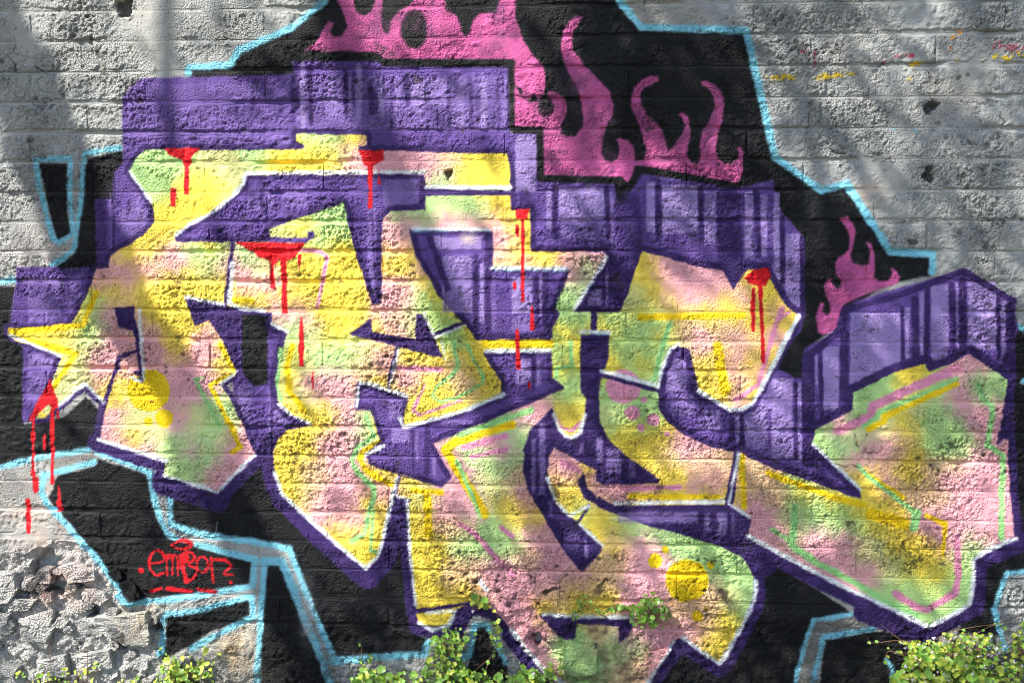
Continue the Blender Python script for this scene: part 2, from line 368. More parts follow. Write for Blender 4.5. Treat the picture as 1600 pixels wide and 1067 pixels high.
for s, w, a in (('486,115 486,185', 6, .7), ('541,120 541,178', 5, .7), ('585,150 585,175', 12, .4), ('636,125 636,158', 8, .6), ('460,118 464,165', 12, .5), ('410,280 412,330', 8, .6), ('424,285 424,310', 4, .5), ('868,292 866,370', 8, .9), ('947,294 951,370', 7, .9),
                ('980,320 985,390', 40, .5), ('1028,284 1029,370', 9, .9), ('1094,297 1096,375', 8, .9), ('1138,310 1140,420', 36, .6), ('1181,300 1185,400', 8, .9), ('1222,340 1222,440', 7, .9), ('1253,372 1254,488', 8, .9), ('582,330 588,470', 4, .5), ('179,280 179,390', 6, .6), ('160,320 160,410', 16, .5),
                ('1408,480 1410,560', 5, 1), ('1428,468 1430,560', 11, 1), ('1448,452 1446,560', 8, 1), ('1486,445 1490,566', 8, 1), ('1502,430 1504,560', 11, 1), ('1558,465 1559,560', 5, 1), ('1577,480 1580,590', 14, 1), ('1242,600 1244,715', 5, 1), ('1262,560 1263,720', 19, 1), ('1280,545 1284,650', 6, 1), ('1318,520 1318,620', 13, 1), ('1275,705 1276,730', 4, .8),
                ('1320,484 1400,462 1505,424 1582,470', 10, 1), ('1258,560 1312,516 1320,484', 12, 1), ('1143,655 1144,690', 8, .7), ('1159,645 1159,705', 7, .9), ('1095,640 1095,660', 14, .4), ('1078,560 1085,610', 10, .4), ('744,400 744,510', 7, .9), ('757,368 758,520', 10, .8), ('684,370 686,390', 4, .3), ('838,432 840,500', 7, 1), ('852,430 852,500', 10, .8), ('834,558 834,610', 6, 1),
                ('943,425 943,480', 5, .9), ('668,655 668,735', 8, .8), ('646,650 646,735', 6, .7), ('838,660 840,770', 4, .9), ('915,665 918,710', 8, .8), ('944,685 945,730', 4, .9), ('975,715 976,750', 5, .9), ('1095,798 1096,830', 6, 1), ('1113,798 1113,838', 10, 1), ('1138,798 1139,840', 5, 1), ('425,600 426,690', 4, .5), ('200,478 202,512', 4, 0.3)):
    line('D', s, w, 1.5, min(1, a * 1.2))
for x, y0, y1, w, a in ((486, 108, 195, 6, .75), (505, 125, 180, 3, .4), (541, 112, 182, 6, .75), (552, 112, 165, 3, .5), (580, 140, 176, 9, .55), (612, 125, 200, 5, .45), (637, 120, 165, 8, .65), (668, 130, 200, 4, .4), (702, 130, 205, 6, .45), (735, 125, 200, 7, .5), (745, 135, 190, 3, .4), (778, 125, 205, 6, .45), (395, 140, 220, 6, .3), (340, 135, 215, 5, .3), (460, 128, 172, 11, .6), (270, 140, 215, 5, .25)):
    line('D', '%d,%d %d,%d' % (x, y0, x + 1, y1), w, 1.6, a)
for x, y0, y1, w, a in ((474, 104, 205, 8, .6), (562, 104, 185, 8, .6), (597, 130, 180, 8, .65), (622, 130, 190, 6, .4), (655, 128, 170, 18, .4), (720, 130, 195, 10, .35), (756, 120, 200, 9, .5), (790, 120, 205, 5, .4), (520, 125, 180, 20, .3)):
    line('V', '%d,%d %d,%d' % (x, y0, x, y1), w, 1.8, a)
fill('D', '945,395 1003,392 970,487 897,487 945,410', 2.5, .75)
panel(918, 452, 940, 478, .7); panel(946, 425, 950, 478, .6)

# ---- letters: dark outline first, then the faded fills
L1 = pts('203,268 212,250 228,234 475,235 478,228 464,222 464,210 574,211 573,227 560,229 562,235 792,241 797,270 797,297 665,294 663,272 385,274 381,288 365,308 330,335 300,350 274,370 276,378 364,378 353,476 292,465 306,508 328,500 350,534 372,580 345,600 360,620 400,708 341,769 255,743 262,721 200,701 154,687 164,628 135,600 92,634 75,650 57,656 72,625 97,558 16,524 15,513 110,511 138,460 151,420 172,418 173,402 180,394 205,382 228,366 242,347 243,333 236,312 220,290')
L2 = pts('364,378 423,378 423,358 537,317 560,410 582,476 596,474 598,342 612,330 665,328 665,306 797,305 800,328 828,328 830,393 942,393 948,402 897,487 975,488 975,525 910,525 910,622 800,640 672,690 703,745 690,757 625,742 608,800 600,840 592,870 572,888 545,865 480,808 440,770 430,740 428,705 435,685 450,672 487,663 455,648 437,630 432,600 435,570 449,520 425,507 426,490 412,486 355,478')
L3 = pts('970,487 1003,392 1085,415 1130,424 1145,456 1160,430 1168,420 1195,420 1210,450 1228,478 1247,493 1225,535 1195,590 1175,630 1160,638 1140,638 1120,628 1093,612 1080,560 1075,545 1055,540 1045,548 1035,575 1028,605 1030,640 1045,660 1070,680 1110,697 1150,707 1133,790 960,790 912,760 912,500')
L4 = pts('608,800 625,742 690,757 703,745 672,690 800,637 885,600 935,610 935,790 1005,817 1060,831 1120,850 1160,868 1177,900 1177,932 1160,975 1125,1038 1065,995 1053,1003 1020,1050 990,1100 900,1100 845,1045 800,988 772,950 735,942 712,952 700,978 655,975 651,952 645,900 640,850 636,785 620,776')
L5 = pts('1268,692 1275,670 1332,639 1332,613 1362,598 1398,580 1444,567 1450,580 1480,570 1512,552 1540,570 1572,592 1568,625 1555,695 1566,684 1573,686 1576,760 1584,838 1545,856 1521,873 1520,905 1515,943 1480,962 1450,979 1385,945 1330,920 1250,880 1200,853 1167,832 1172,810 1145,790 1155,708 1200,728 1250,745 1330,774 1343,776 1343,763 1300,722')
for p, w in ((L1, 16), (L2, 18), (L3, 20), (L4, 30), (L5, 26)):
    line('D', p, w, 2.0, .93, closed=True)
for s, w in (('154,690 262,724 258,748 341,775 402,712', 30), ('258,752 341,780', 40), ('428,700 432,745 445,775 500,830 575,898 600,868 612,805 622,745', 42), ('636,790 641,860 648,950 656,980 690,988', 26), ('1178,890 1180,935 1160,982 1126,1042 1064,1000 1020,1055', 32),
             ('1170,838 1250,885 1330,925 1390,952 1450,985 1520,945 1524,875 1590,845', 36), ('800,990 845,1046 890,1090', 34), ('712,952 735,942 770,950', 14), ('740,930 715,985', 22), ('752,905 745,935', 16),
             ('1572,560 1578,840', 18), ('1345,955 1450,1000', 26), ('1165,840 1195,880', 40)):
    line('D', s, w, 2.4)
# colour field of the fills: soft patches sprayed into each other
FIELD = '''G 230,250 280,245 400,245 250,275 225,275 250,300 490,218 520,222 690,285 310,400 340,395 150,475 150,500 140,520 260,700 290,690 320,690 340,660 320,720 290,730 330,640 385,398 450,340 500,340 530,330 535,360 500,380 460,515 620,337 650,335 680,320 720,320 740,330 660,462 672,482 690,500 700,515 710,530 915,420 900,450 880,460 875,480 890,500 910,500 950,500 870,540 875,560 890,600 900,615 880,615 440,560 460,540 500,560 530,550 570,682 575,655 720,680 780,665 740,720 770,730 720,850 740,850 770,840 790,850 760,820 815,690 805,720 910,795 970,815 990,825 1030,840 1060,845 1100,865 1130,875 1150,910 1160,900 1170,930 1160,950 880,1020 900,1000 920,1020 900,1050 960,1010 990,1012 960,1030 1010,505 990,510 1000,520 1030,510 960,540 980,550 980,570 1010,550 1040,545 950,620 960,660 1010,640 1020,660 1020,620 1280,680 1300,700 1340,655 1345,630 1370,600 1460,590 1545,590 1560,600 1530,600 1540,612 1450,650 1470,660 1490,680 1330,700 1470,700 1500,700 1310,795 1270,790 1240,790 1240,755 1270,812 1300,815 1340,812 1470,915 1420,915 1390,930 1440,935 1450,962 1490,942 1510,910 1510,882 1510,852
Y 330,290 290,310 265,330 300,330 440,255 480,240 510,245 550,220 740,260 770,270 780,250 735,280 450,264 500,265 250,350 220,375 200,400 240,390 330,384 300,440 260,445 220,445 340,455 180,455 150,460 240,470 260,500 280,520 100,518 60,517 130,500 110,552 270,540 350,565 190,600 175,615 210,682 380,466 470,362 530,390 540,410 450,420 480,410 500,430 480,450 540,440 560,470 520,470 450,465 410,468 500,490 530,500 550,490 520,520 780,320 790,340 620,405 645,410 625,420 660,440 680,460 700,488 590,512 735,520 810,350 825,380 810,400 860,405 840,400 880,520 900,530 940,512 940,525 895,560 870,580 455,560 452,590 460,640 480,650 510,652 590,600 640,555 690,560 680,610 740,560 760,590 770,560 650,640 700,630 670,622 590,670 480,690 450,690 470,710 440,720 450,750 460,772 600,740 580,790 520,832 540,842 570,870 590,850 590,820 800,538 840,538 650,760 650,800 655,830 670,850 680,862 665,882 660,900 670,930 700,935 790,790 720,922 880,645 890,655 905,630 920,735 870,760 890,770 900,780 810,805 840,803 920,800 940,810 960,822 930,832 960,860 900,932 850,946 900,946 940,932 1130,970 1120,1000 1110,1020 1140,985 1000,410 1000,430 1010,440 1020,460 1000,495 1050,492 1100,490 1130,480 1180,450 1190,440 1150,490 1035,525 1170,500 1200,460 1200,500 1225,500 1230,490 1200,560 1000,562 960,570 950,560 1120,560 1115,580 1170,570 1130,602 1120,620 1170,612 990,690 970,682 1000,700 1020,690 1040,670 1010,715 1040,740 1060,745 1000,776 1060,776 1100,778 1130,772 1420,580 1440,575 1430,590 1410,660 1420,722 1420,742 1350,750 1360,770 1250,768 1300,780 1330,785 1380,790 1350,800 1380,812 1400,815 1400,850 1440,860 1430,895 1460,900 680,962 665,968
P 555,250 575,250 620,255 660,260 680,272 610,246 255,405 275,410 230,420 190,425 170,430 360,410 200,438 160,438 165,495 180,500 185,540 200,530 150,570 160,590 170,560 240,535 310,545 330,560 250,555 200,580 290,590 320,595 300,620 180,650 170,670 300,703 280,660 340,742 370,712 385,700 370,690 230,700 190,690 380,430 385,450 430,440 410,450 430,480 450,495 480,500 600,350 620,362 640,350 700,350 740,350 780,352 620,390 660,420 620,450 600,460 640,450 600,480 600,500 620,515 780,380 785,370 880,405 920,400 930,400 820,412 900,430 890,437 500,600 540,610 530,620 480,600 600,570 640,590 540,640 545,660 560,690 530,690 510,700 520,720 540,750 520,770 510,790 550,780 590,760 600,770 500,810 530,815 560,810 690,770 700,790 720,760 680,735 730,740 690,700 705,732 760,690 790,700 690,800 740,800 760,900 790,910 780,890 830,650 850,640 810,770 830,790 880,720 890,730 880,745 930,745 930,770 830,840 850,830 860,860 850,880 870,880 810,900 830,920 860,910 1000,850 1020,860 980,870 1010,880 1020,900 990,900 900,900 990,930 1020,930 1080,985 1050,985 1030,985 1000,985 810,960 830,985 820,950 830,1010 850,1040 980,1000 1030,1020 1025,1040 1030,420 1060,430 1090,440 1120,440 1050,450 1080,465 1110,470 1160,465 1090,525 1150,520 1215,490 1210,530 1110,545 1150,560 1140,580 1150,600 1150,626 1190,580 1060,690 1080,690 1070,705 1100,705 1100,750 1080,760 1000,765 960,765 940,755 970,780 1120,760 1310,665 1490,575 1515,560 1530,575 1550,640 1500,620 1520,650 1530,660 1550,660 1360,700 1380,700 1340,720 1520,720 1540,740 1510,750 1480,750 1380,760 1500,790 1540,790 1565,780 1480,802 1180,800 1200,815 1210,830 1190,825 1440,810 1470,830 1500,820 1530,830 1560,820 1290,850 1320,850 1270,842 1290,870 1320,880 1350,890 1490,845
L 340,245 350,265 370,280 320,420 120,545 125,560 110,580 100,600 95,620 130,590 220,650 200,665 240,680 350,680 410,420 450,385 490,525 640,510 435,590 470,580 560,555 470,620 660,780 665,770 760,750 780,770 805,850 985,480 990,460 945,650 1380,660 1350,682 1280,766 1230,820 1340,862 1370,860 1390,890 310,650 1430,640 1150,940
B 540,240 700,260 205,520 620,500 560,610 580,580 700,580 720,600 480,740 500,740 480,770 700,820 720,830 710,890 740,890 710,905 810,740 830,870 880,920 960,840 950,870 960,890 940,900 920,920 870,936 1060,930 1120,930 1100,950 1050,960 1100,985 930,1000 1000,1040 1040,480 1070,515 1130,520 1040,710 1100,720 1130,717 1090,735 1400,710 1450,740 1400,770 1430,770 1460,780 1200,745 1180,740 1215,762 790,400 1220,780 1490,722 970,1045'''
cps, ccs = [], []
for ln in FIELD.split('\n'):
    k, *rest = ln.split()
    for q in rest:
        x, y = q.split(','); cps.append((float(x), float(y))); ccs.append(C[k])
cps = np.array(cps, np.float32); ccs = np.array(ccs, np.float32)
q = 4
wx = PXF[::q, ::q] + 7 * N_S[::q, ::q]; wy = PYF[::q, ::q] + 7 * N_S2[::q, ::q]
num = np.zeros(wx.shape + (3,), np.float32); den = np.full(wx.shape, 1e-12, np.float32)
for (x, y), c in zip(cps, ccs):
    e = np.exp(-np.sqrt(((wx - x) ** 2 + (wy - y) ** 2)) / 11.0 - ((wx - x) ** 2 + (wy - y) ** 2) / 3000.0)
    num += e[..., None] * c; den += e
fld = num / den[..., None]
FLD = np.stack([upsample(fld[..., k], (NH, NW)) for k in range(3)], -1)

def fill_field(p):
    w = window(p, 8)
    X, Y = PXF[w], PYF[w]
    sd = segdist(p, X, Y, True); sd = np.where(inside(p, X, Y), -sd, sd)
    put(FLD[w], cover(sd, w, 1.5), w)
for p in (L1, L2, L3, L4, L5):
    fill_field(p)
# ---- accents inside the letters
for c, s, w in (('Y', '152,458 131,508 20,518', 9), ('Y', '28,528 120,552 96,588 86,604', 9), ('Y', '345,538 368,582 330,601 377,698 363,706', 7), ('G', '318,590 306,592 345,665', 5), ('P', '465,391 500,393 512,402 497,480', 6),
                ('G', '709,534 716,570 710,582 682,604 676,618 690,627 716,620 754,598 756,590 741,562 731,540', 6), ('P', '664,602 646,640 656,648 722,624', 5), ('P', '620,575 690,577', 7), ('Y', '458,540 450,570 453,610 475,640', 9), ('G', '440,545 434,600 440,625', 6),
                ('G', '572,650 585,680 560,698 550,718 560,737 584,760 586,772 578,800 570,832 550,845', 8), ('Y', '598,690 570,703 562,716 576,736 612,756', 9), ('G', '584,796 580,858 593,862', 5), ('Y', '800,662 760,674 710,690 697,702 715,732 745,780 757,802', 14),
                ('G', '714,718 742,782 750,806', 6), ('P', '724,699 790,680', 10), ('P', '738,713 790,702', 7), ('G', '718,679 800,650 830,640', 9), ('P', '720,818 742,832 772,866 802,898', 8), ('P', '784,824 800,836', 7), ('Y', '668,772 670,832', 11), ('Y', '645,765 690,768', 8),
                ('G', '892,534 893,572 870,575 869,592', 6), ('G', '1046,507 1032,550 1022,595', 8), ('P', '1222,482 1212,505 1184,600 1150,624', 8), ('Y', '1120,540 1132,610', 14), ('P', '1212,500 1232,488', 6), ('P', '1496,574 1362,634 1360,650 1310,672', 14),
                ('G', '1494,592 1372,645 1368,652 1350,665', 8), ('Y', '1494,599 1380,650 1380,657 1356,670', 9), ('G', '1528,602 1534,622 1549,634 1541,694 1566,711 1564,760 1563,840', 9), ('Y', '1200,739 1250,757 1300,775 1350,788', 9), ('Y', '1352,740 1410,777', 8), ('G', '1340,727 1353,742 1432,802', 7),
                ('G', '1240,790 1241,815 1236,850 1272,876 1330,906 1386,940 1430,960', 11), ('P', '1398,926 1430,946 1446,951 1490,926 1496,900 1494,838', 11), ('Y', '1476,820 1472,866', 6), ('Y', '1360,802 1412,818', 18), ('G', '1432,800 1426,824', 13), ('Y', '1446,804 1476,818', 8),
                ('Y', '760,537 858,536', 14), ('Y', '1158,712 1162,790', 9), ('Y', '1000,495 1160,492', 9), ('P', '880,722 905,735', 8), ('G', '1205,826 1240,848', 7), ('P', '868,652 878,668 893,673 906,660', 5), ('Y', '362,468 395,470', 8), ('P', '975,762 1060,760', 8), ('Y', '985,774 1120,776', 7),
                ('P', '1510,560 1300,0 1510,560', 1)):
    if w > 1:
        line(dict(Y=(236, 198, 24), P=(218, 138, 168), G=(150, 208, 130)).get(c, c), s, w, 2.0, 1.0)
for x, y, r, c in ((234, 609, 33, 'Y'), (258, 653, 14, 'Y'), (234, 657, 6, 'Y'), (974, 604, 27, 'P'), (988, 644, 12, 'P'), (1020, 655, 10, 'P'), (1001, 667, 6, 'P'), (1006, 624, 5, 'P'), (1042, 677, 5, 'P'),
                   (1073, 905, 33, 'Y'), (1023, 874, 11, 'Y'), (1040, 857, 5, 'Y'), (1110, 881, 6, 'Y'), (1089, 961, 8, 'Y'), (1102, 948, 3, 'Y')):
    disc((232, 196, 22) if c == 'Y' else (222, 148, 172), x, y, r)
# ---- purple counters and cuts over the letters
DARKS = ['180,482 210,478 216,516 187,511', '547,522 580,497 583,518 650,530 651,490 661,490 675,520 695,560 620,541 590,534', '292,467 350,477 353,482 378,486 378,530 372,575 350,530 329,498 306,508', '907,522 952,522 950,560 937,600 935,640 938,660 948,682 970,705 1005,730 1030,749 1028,753 945,756 931,750 933,733 900,718 866,698 858,712 855,735 858,760 870,785 890,805 905,815 942,852 940,860 908,893 875,850 855,815 840,790 825,765 818,735 819,700 828,672 845,655 862,638 866,650 874,668 884,680 893,683 905,676 913,655 917,620 909,615 907,600',
         '843,962 860,960 990,966 993,975 975,1000 968,1003 966,978 902,973 898,996 880,998 865,985']
for k, s in enumerate(DARKS):
    fill('D', s, 1.8)
fill('U', '645,362 765,363 767,421 885,423 862,485 870,490 859,512 859,527 745,528 730,505 690,460 655,400', 1.8)
line('D', '645,362 765,363 767,421 885,423 862,485 870,490 859,512 859,525 747,526 730,505 690,460 655,400 645,362', 9, 2)
for x0, y0, x1, y1, a in ((678, 370, 752, 390, .85), (692, 400, 738, 488, .7), (750, 412, 757, 505, .85), (768, 430, 775, 515, .3), (800, 432, 832, 490, .85), (842, 434, 848, 495, .8), (800, 495, 833, 518, .45)):
    panel(x0, y0, x1, y1, a)
for s, w in (('744,400 744,512', 7), ('762,368 763,520', 9), ('838,430 840,505', 7), ('853,430 852,505', 9), ('672,372 700,450', 9)):
    line('D', s, w, 2, .9)
tint((196, 180, 160), 735, 372, 12, 8, .9)
fill('U', '760,551 860,551 860,592 880,605 800,638 672,690 703,745 690,757 580,722 573,710 600,690 583,636 557,637 561,598 636,620 626,652 630,668 720,645 788,617 788,596', 1.8)
line('D', '760,552 858,552 859,592 878,605 800,637 672,690 702,745 690,756 580,722 575,710 600,690 583,637 559,636 562,600 634,622 627,652 631,670 720,647 789,618 788,596 761,553', 8, 2)
for x0, y0, x1, y1, a in ((806, 560, 830, 600, .8), (838, 562, 846, 600, .7), (607, 625, 630, 655, .45), (612, 668, 640, 690, .6), (648, 672, 655, 720, .45), (676, 715, 681, 742, .6), (690, 655, 740, 662, .4)):
    panel(x0, y0, x1, y1, a)
for s, w in (('834,558 834,608', 6), ('668,660 668,738', 8), ('646,670 646,735', 5)):
    line('D', s, w, 2, .9)
fill('D', '910,738 903,755 912,775 935,790 960,800 1005,817 1060,831 1120,850 1160,868 1175,885 1198,900 1200,856 1168,835 1172,810 1145,790 1130,787 960,788 935,778 918,762 914,740', 1.8)
for x0, y0, x1, y1, a in ((965, 798, 1090, 816, .6), (1100, 800, 1108, 826, .6), (1120, 800, 1135, 836, .75), (1142, 800, 1147, 836, .6), (880, 830, 905, 862, .3), (913, 843, 918, 868, .8), (830, 685, 837, 770, .6), (842, 660, 852, 772, .65), (932, 682, 941, 720, .75), (948, 700, 970, 738, .55), (982, 718, 992, 744, .5), (858, 782, 864, 806, .5), (905, 690, 913, 708, .5)):
    panel(x0, y0, x1, y1, a, 2.5)
fill('U', '423,380 478,380 494,368 490,361 481,362 482,371 420,371', 1.6)
for s, w in (('365,376 353,480', 6), ('213,510 219,560 223,594', 6), ('188,558 215,548', 6), ('188,558 165,630 154,688', 7), ('677,523 729,503', 6), ('621,541 606,607', 5), ('928,486 928,524', 9), ('938,584 1030,610', 7), ('1151,705 1134,790', 7), ('625,742 609,800', 6), ('920,788 903,815', 5), ('665,301 797,302', 6), ('651,953 735,941', 6), ('616,800 621,778 636,782', 8)):
    line('D', s, w, 1.6)
disc('D', 216, 582, 5, 4)
# ---- white cuts along the edges
for s, w in (('204,268 221,292 238,315', 4), ('383,276 381,288 366,307 331,334 301,349 276,367', 6), ('385,271 520,270 663,269', 6), ('667,293 797,294', 7), ('293,464 350,475', 6), ('364,412 359,473 376,482 414,486', 6), ('426,506 450,518', 6), ('17,524 96,556', 5), ('92,634 135,599 163,627', 5), ('156,686 262,719', 6),
             ('258,742 341,768 398,710', 6), ('346,599 371,580', 5), ('219,485 223,545 227,592', 5), ('210,590 220,594', 5), ('437,631 456,648 486,662', 5), ('430,738 441,770 480,807 545,864 572,886 591,868 600,838 608,798 622,744', 6), ('561,604 558,634', 4), ('563,597 580,599 636,618', 6), ('626,653 631,667 720,643 788,615', 6),
             ('573,709 600,695', 6), ('646,358 765,359', 6), ('768,419 885,420', 6), ('947,403 897,484', 6), ('663,489 680,526', 4), ('682,526 728,508', 4), ('760,548 858,547', 7), ('623,545 609,606', 4), ('622,774 637,780', 5), ('637,788 642,870 650,945', 5), ('690,534 697,560', 4), ('908,518 952,519', 6), ('939,579 1028,602', 6),
             ('1027,604 1034,575 1047,545 1060,539', 6), ('1092,611 1120,628 1140,639 1160,639 1177,628 1197,590 1247,494', 7), ('866,648 873,668 883,680 893,684 906,675 914,648', 6), ('855,745 869,783 890,805 920,789', 5), ('1154,708 1138,786 1170,806', 5), ('962,785 1130,783', 6), ('906,818 942,852', 5), ('1180,908 1178,936 1161,975 1125,1037 1067,996', 7),
             ('1053,1004 1021,1050 1005,1080', 7), ('800,986 845,1042 890,1075', 8), ('656,972 676,984 700,975', 7), ('712,953 701,976', 6), ('668,955 710,952', 4), ('850,960 990,964', 6), ('1270,694 1343,763', 5), ('1168,836 1250,881 1330,921 1385,946 1450,978 1514,944 1520,905 1520,873 1545,857 1586,840', 7), ('1247,494 1215,550', 6), ('752,908 760,920', 6)):
    line('W', s, w, 2.2, .95)
for s, w in (('646,362 700,362', 3), ('770,423 880,424', 3), ('908,522 950,522', 3)):
    line((110, 160, 180), s, w, 2, .5)
# ---- red drips and tag
for s in ('256,232 315,232 302,243 298,262 288,262 285,250 265,241', '560,235 600,235 600,250 586,260 570,258', '370,378 476,380 462,402 450,409 438,405 430,413 420,405 405,400 388,390', '805,327 827,327 824,343 808,343', '1163,434 1175,421 1200,418 1204,430 1195,446 1170,444',
          '80,592 90,620 93,635 85,642 78,632 62,645 55,656 45,658 58,630 72,606'):
    fill('R', s, 1.6)
for a in ((293, 250, 293, 304, 9, 7), (272, 294, 272, 323, 7, 6, 3), (580, 255, 579, 326, 8, 6), (593, 266, 593, 289, 2, 6), (444, 400, 446, 489, 9, 7), (426, 412, 426, 451, 4, 8), (469, 398, 469, 421, 5, 2), (472, 495, 472, 572, 2, 8, 3), (490, 577, 490, 608, 2, 2, 2), (817, 338, 817, 472, 5, 6), (808, 352, 809, 370, 4, 4),
          (804, 440, 804, 452, 3, 3), (831, 478, 832, 516, 2, 7, 1), (808, 515, 810, 577, 3, 7, 2), (827, 594, 827, 608, 2, 2, 3), (1187, 440, 1192, 567, 6, 5), (1176, 450, 1176, 518, 3, 6, 3), (54, 652, 53, 742, 6, 5), (54, 735, 58, 768, 5, 4), (83, 636, 84, 756, 6, 6), (93, 758, 95, 797, 4, 9), (72, 678, 72, 706, 3, 4), (92, 640, 92, 653, 3, 3), (45, 778, 47, 832, 4, 5, 4), (60, 745, 60, 765, 3, 5)):
    drip(*a)
disc('Y', 68, 648, 7, 5, 2, .9)
for s, w in (('237,879 256,875 257,865 247,858 238,865 235,878 238,890 247,897 257,893', 4.5), ('262,866 263,897', 4), ('263,872 268,865 271,872 271,895', 4), ('271,872 276,865 279,872 280,897', 4), ('283,866 287,885 293,906', 6), ('287,866 300,861 306,870 297,880 309,887 305,900 294,906', 6), ('331,869 335,908', 4), ('331,872 354,873', 4), ('354,873 363,882 352,894 365,896', 4), ('270,850 284,843 299,847 297,854 280,856 270,850', 5),
             ('236,923 254,917', 6), ('262,918 300,922', 7), ('312,918 338,923', 7)):
    line('R', s, w, 1.4, .95, sm=len(pts(s)) > 3)
line('R', [(318 + 9 * math.cos(t * math.pi / 8), 880 + 12 * math.sin(t * math.pi / 8)) for t in range(16)], 5, 1.4, .95, closed=True)
disc('R', 222, 890, 5); disc('R', 362, 908, 3); disc('R', 290, 870, 8, 9)
line((150, 165, 170), '342,810 338,830', 1.5, 1.0, .8)
# ---- wear: deep pores the spray never reached, dirt, bare patches near the foot
hh = 0.72 * H - 0.72 * upsample(H[::24, ::24], (NH, NW))
pore = sstep(-0.0030, -0.0062, hh)[..., None] * 0.5
IMG[:] = IMG * (1 - pore) + np.array((38, 34, 34), np.float32) * pore
soil = (sstep(985, 1075, PYF + 14 * fbm(0.08, 3)) * sstep(-0.2, 0.6, fbm(0.05, 3)))[..., None] * 0.55
soil = soil * sstep(150, 420, PXF)[..., None]
IMG[:] = IMG * (1 - soil) + np.array((74, 66, 52), np.float32) * soil
bare = (np.clip(1.2 * blob(970, 1035, 45, 22) + blob(930, 985, 30, 12) + 0.8 * blob(1050, 955, 40, 12), 0, 1) * sstep(-0.1, 0.5, fbm(0.04, 3)))[..., None] * 0.7
IMG[:] = IMG * (1 - bare) + np.array((112, 92, 72), np.float32) * bare
IMG *= (1 + 0.035 * fbm(0.03, 2) + 0.03 * vnoise(0.4))[..., None]
IMG[:] = np.clip(IMG, 0, 255)

paint = bpy.data.images.new('spray_paint', NW, NH, alpha=True, float_buffer=False)
paint.alpha_mode = 'CHANNEL_PACKED'
px = np.ones((NH, NW, 4), np.float32)
px[..., :3] = IMG / 255.0
jz = np.abs(((GZ - ZREF) / COURSE + 0.5) % 1.0 - 0.5) * COURSE + 0.006 * fbm(0.06, 2) + 0.006 * fbm(0.5, 2, 2.5) + 0.0015
px[..., 3] = np.clip(np.clip(0.12 + 0.95 * GRAV, 0.06, 1) * (0.15 + 0.85 * sstep(0.004, 0.009, jz)) + 0.6 * RUB, 0, 1)      # how grainy the surface is, kept beside the colour
paint.pixels.foreach_set(px.ravel())
paint.update()
paint.pack()

# ------------------------------------------------------------------ materials
def new_mat(name):
    m = bpy.data.materials.new(name); m.use_nodes = True
    nt = m.node_tree
    return m, nt, nt.nodes['Principled BSDF']

def masonry_material():
    m, nt, bs = new_mat('sprayed_masonry')
    geo = nt.nodes.new('ShaderNodeNewGeometry')
    sep = nt.nodes.new('ShaderNodeSeparateXYZ'); nt.links.new(geo.outputs['Position'], sep.inputs[0])
    def mr(out, a, b):
        n = nt.nodes.new('ShaderNodeMapRange'); n.clamp = False
        n.inputs['From Min'].default_value = a; n.inputs['From Max'].default_value = b
        nt.links.new(out, n.inputs['Value']); return n.outputs['Result']
    cmb = nt.nodes.new('ShaderNodeCombineXYZ')
    nt.links.new(mr(sep.outputs['X'], X0, X0 + NW / PPM), cmb.inputs['X'])
    nt.links.new(mr(sep.outputs['Z'], Z0, Z0 + NH / PPM), cmb.inputs['Y'])
    im = nt.nodes.new('ShaderNodeTexImage'); im.image = paint; im.extension = 'EXTEND'; im.interpolation = 'Cubic'
    nt.links.new(cmb.outputs[0], im.inputs['Vector'])
    n1 = nt.nodes.new('ShaderNodeTexNoise'); n1.inputs['Scale'].default_value = 190; n1.inputs['Detail'].default_value = 3
    n2 = nt.nodes.new('ShaderNodeTexVoronoi'); n2.inputs['Scale'].default_value = 150
    n3 = nt.nodes.new('ShaderNodeTexNoise'); n3.inputs['Scale'].default_value = 260; n3.inputs['Detail'].default_value = 2
    for n in (n1, n2, n3):
        nt.links.new(geo.outputs['Position'], n.inputs['Vector'])
    def mth(op, a, b):
        n = nt.nodes.new('ShaderNodeMath'); n.operation = op
        for k, v in enumerate((a, b)):
            if isinstance(v, float):
                n.inputs[k].default_value = v
            else:
                nt.links.new(v, n.inputs[k])
        return n.outputs[0]
    d2 = mth('MULTIPLY', n2.outputs['Distance'], n2.outputs['Distance'])
    grain = mth('SUBTRACT', mth('MULTIPLY', n1.outputs['Fac'], 0.9), mth('MULTIPLY', d2, 1.1))
    pit = nt.nodes.new('ShaderNodeMapRange'); pit.inputs['From Min'].default_value = 0.28; pit.inputs['From Max'].default_value = 0.42
    nt.links.new(n1.outputs['Fac'], pit.inputs['Value'])
    grain = mth('ADD', grain, mth('MULTIPLY', pit.outputs['Result'], 0.9))
    hgt = mth('ADD', mth('MULTIPLY', grain, im.outputs['Alpha']), mth('MULTIPLY', n3.outputs['Fac'], 0.12))
    bp = nt.nodes.new('ShaderNodeBump'); bp.inputs['Strength'].default_value = 1.0; bp.inputs['Distance'].default_value = 0.0066
    nt.links.new(hgt, bp.inputs['Height'])
    nt.links.new(bp.outputs['Normal'], bs.inputs['Normal'])
    nt.links.new(im.outputs['Color'], bs.inputs['Base Color'])
    bs.inputs['Roughness'].default_value = 0.68
    bs.inputs['Specular IOR Level'].default_value = 0.22
    return m
M_WALL = masonry_material()

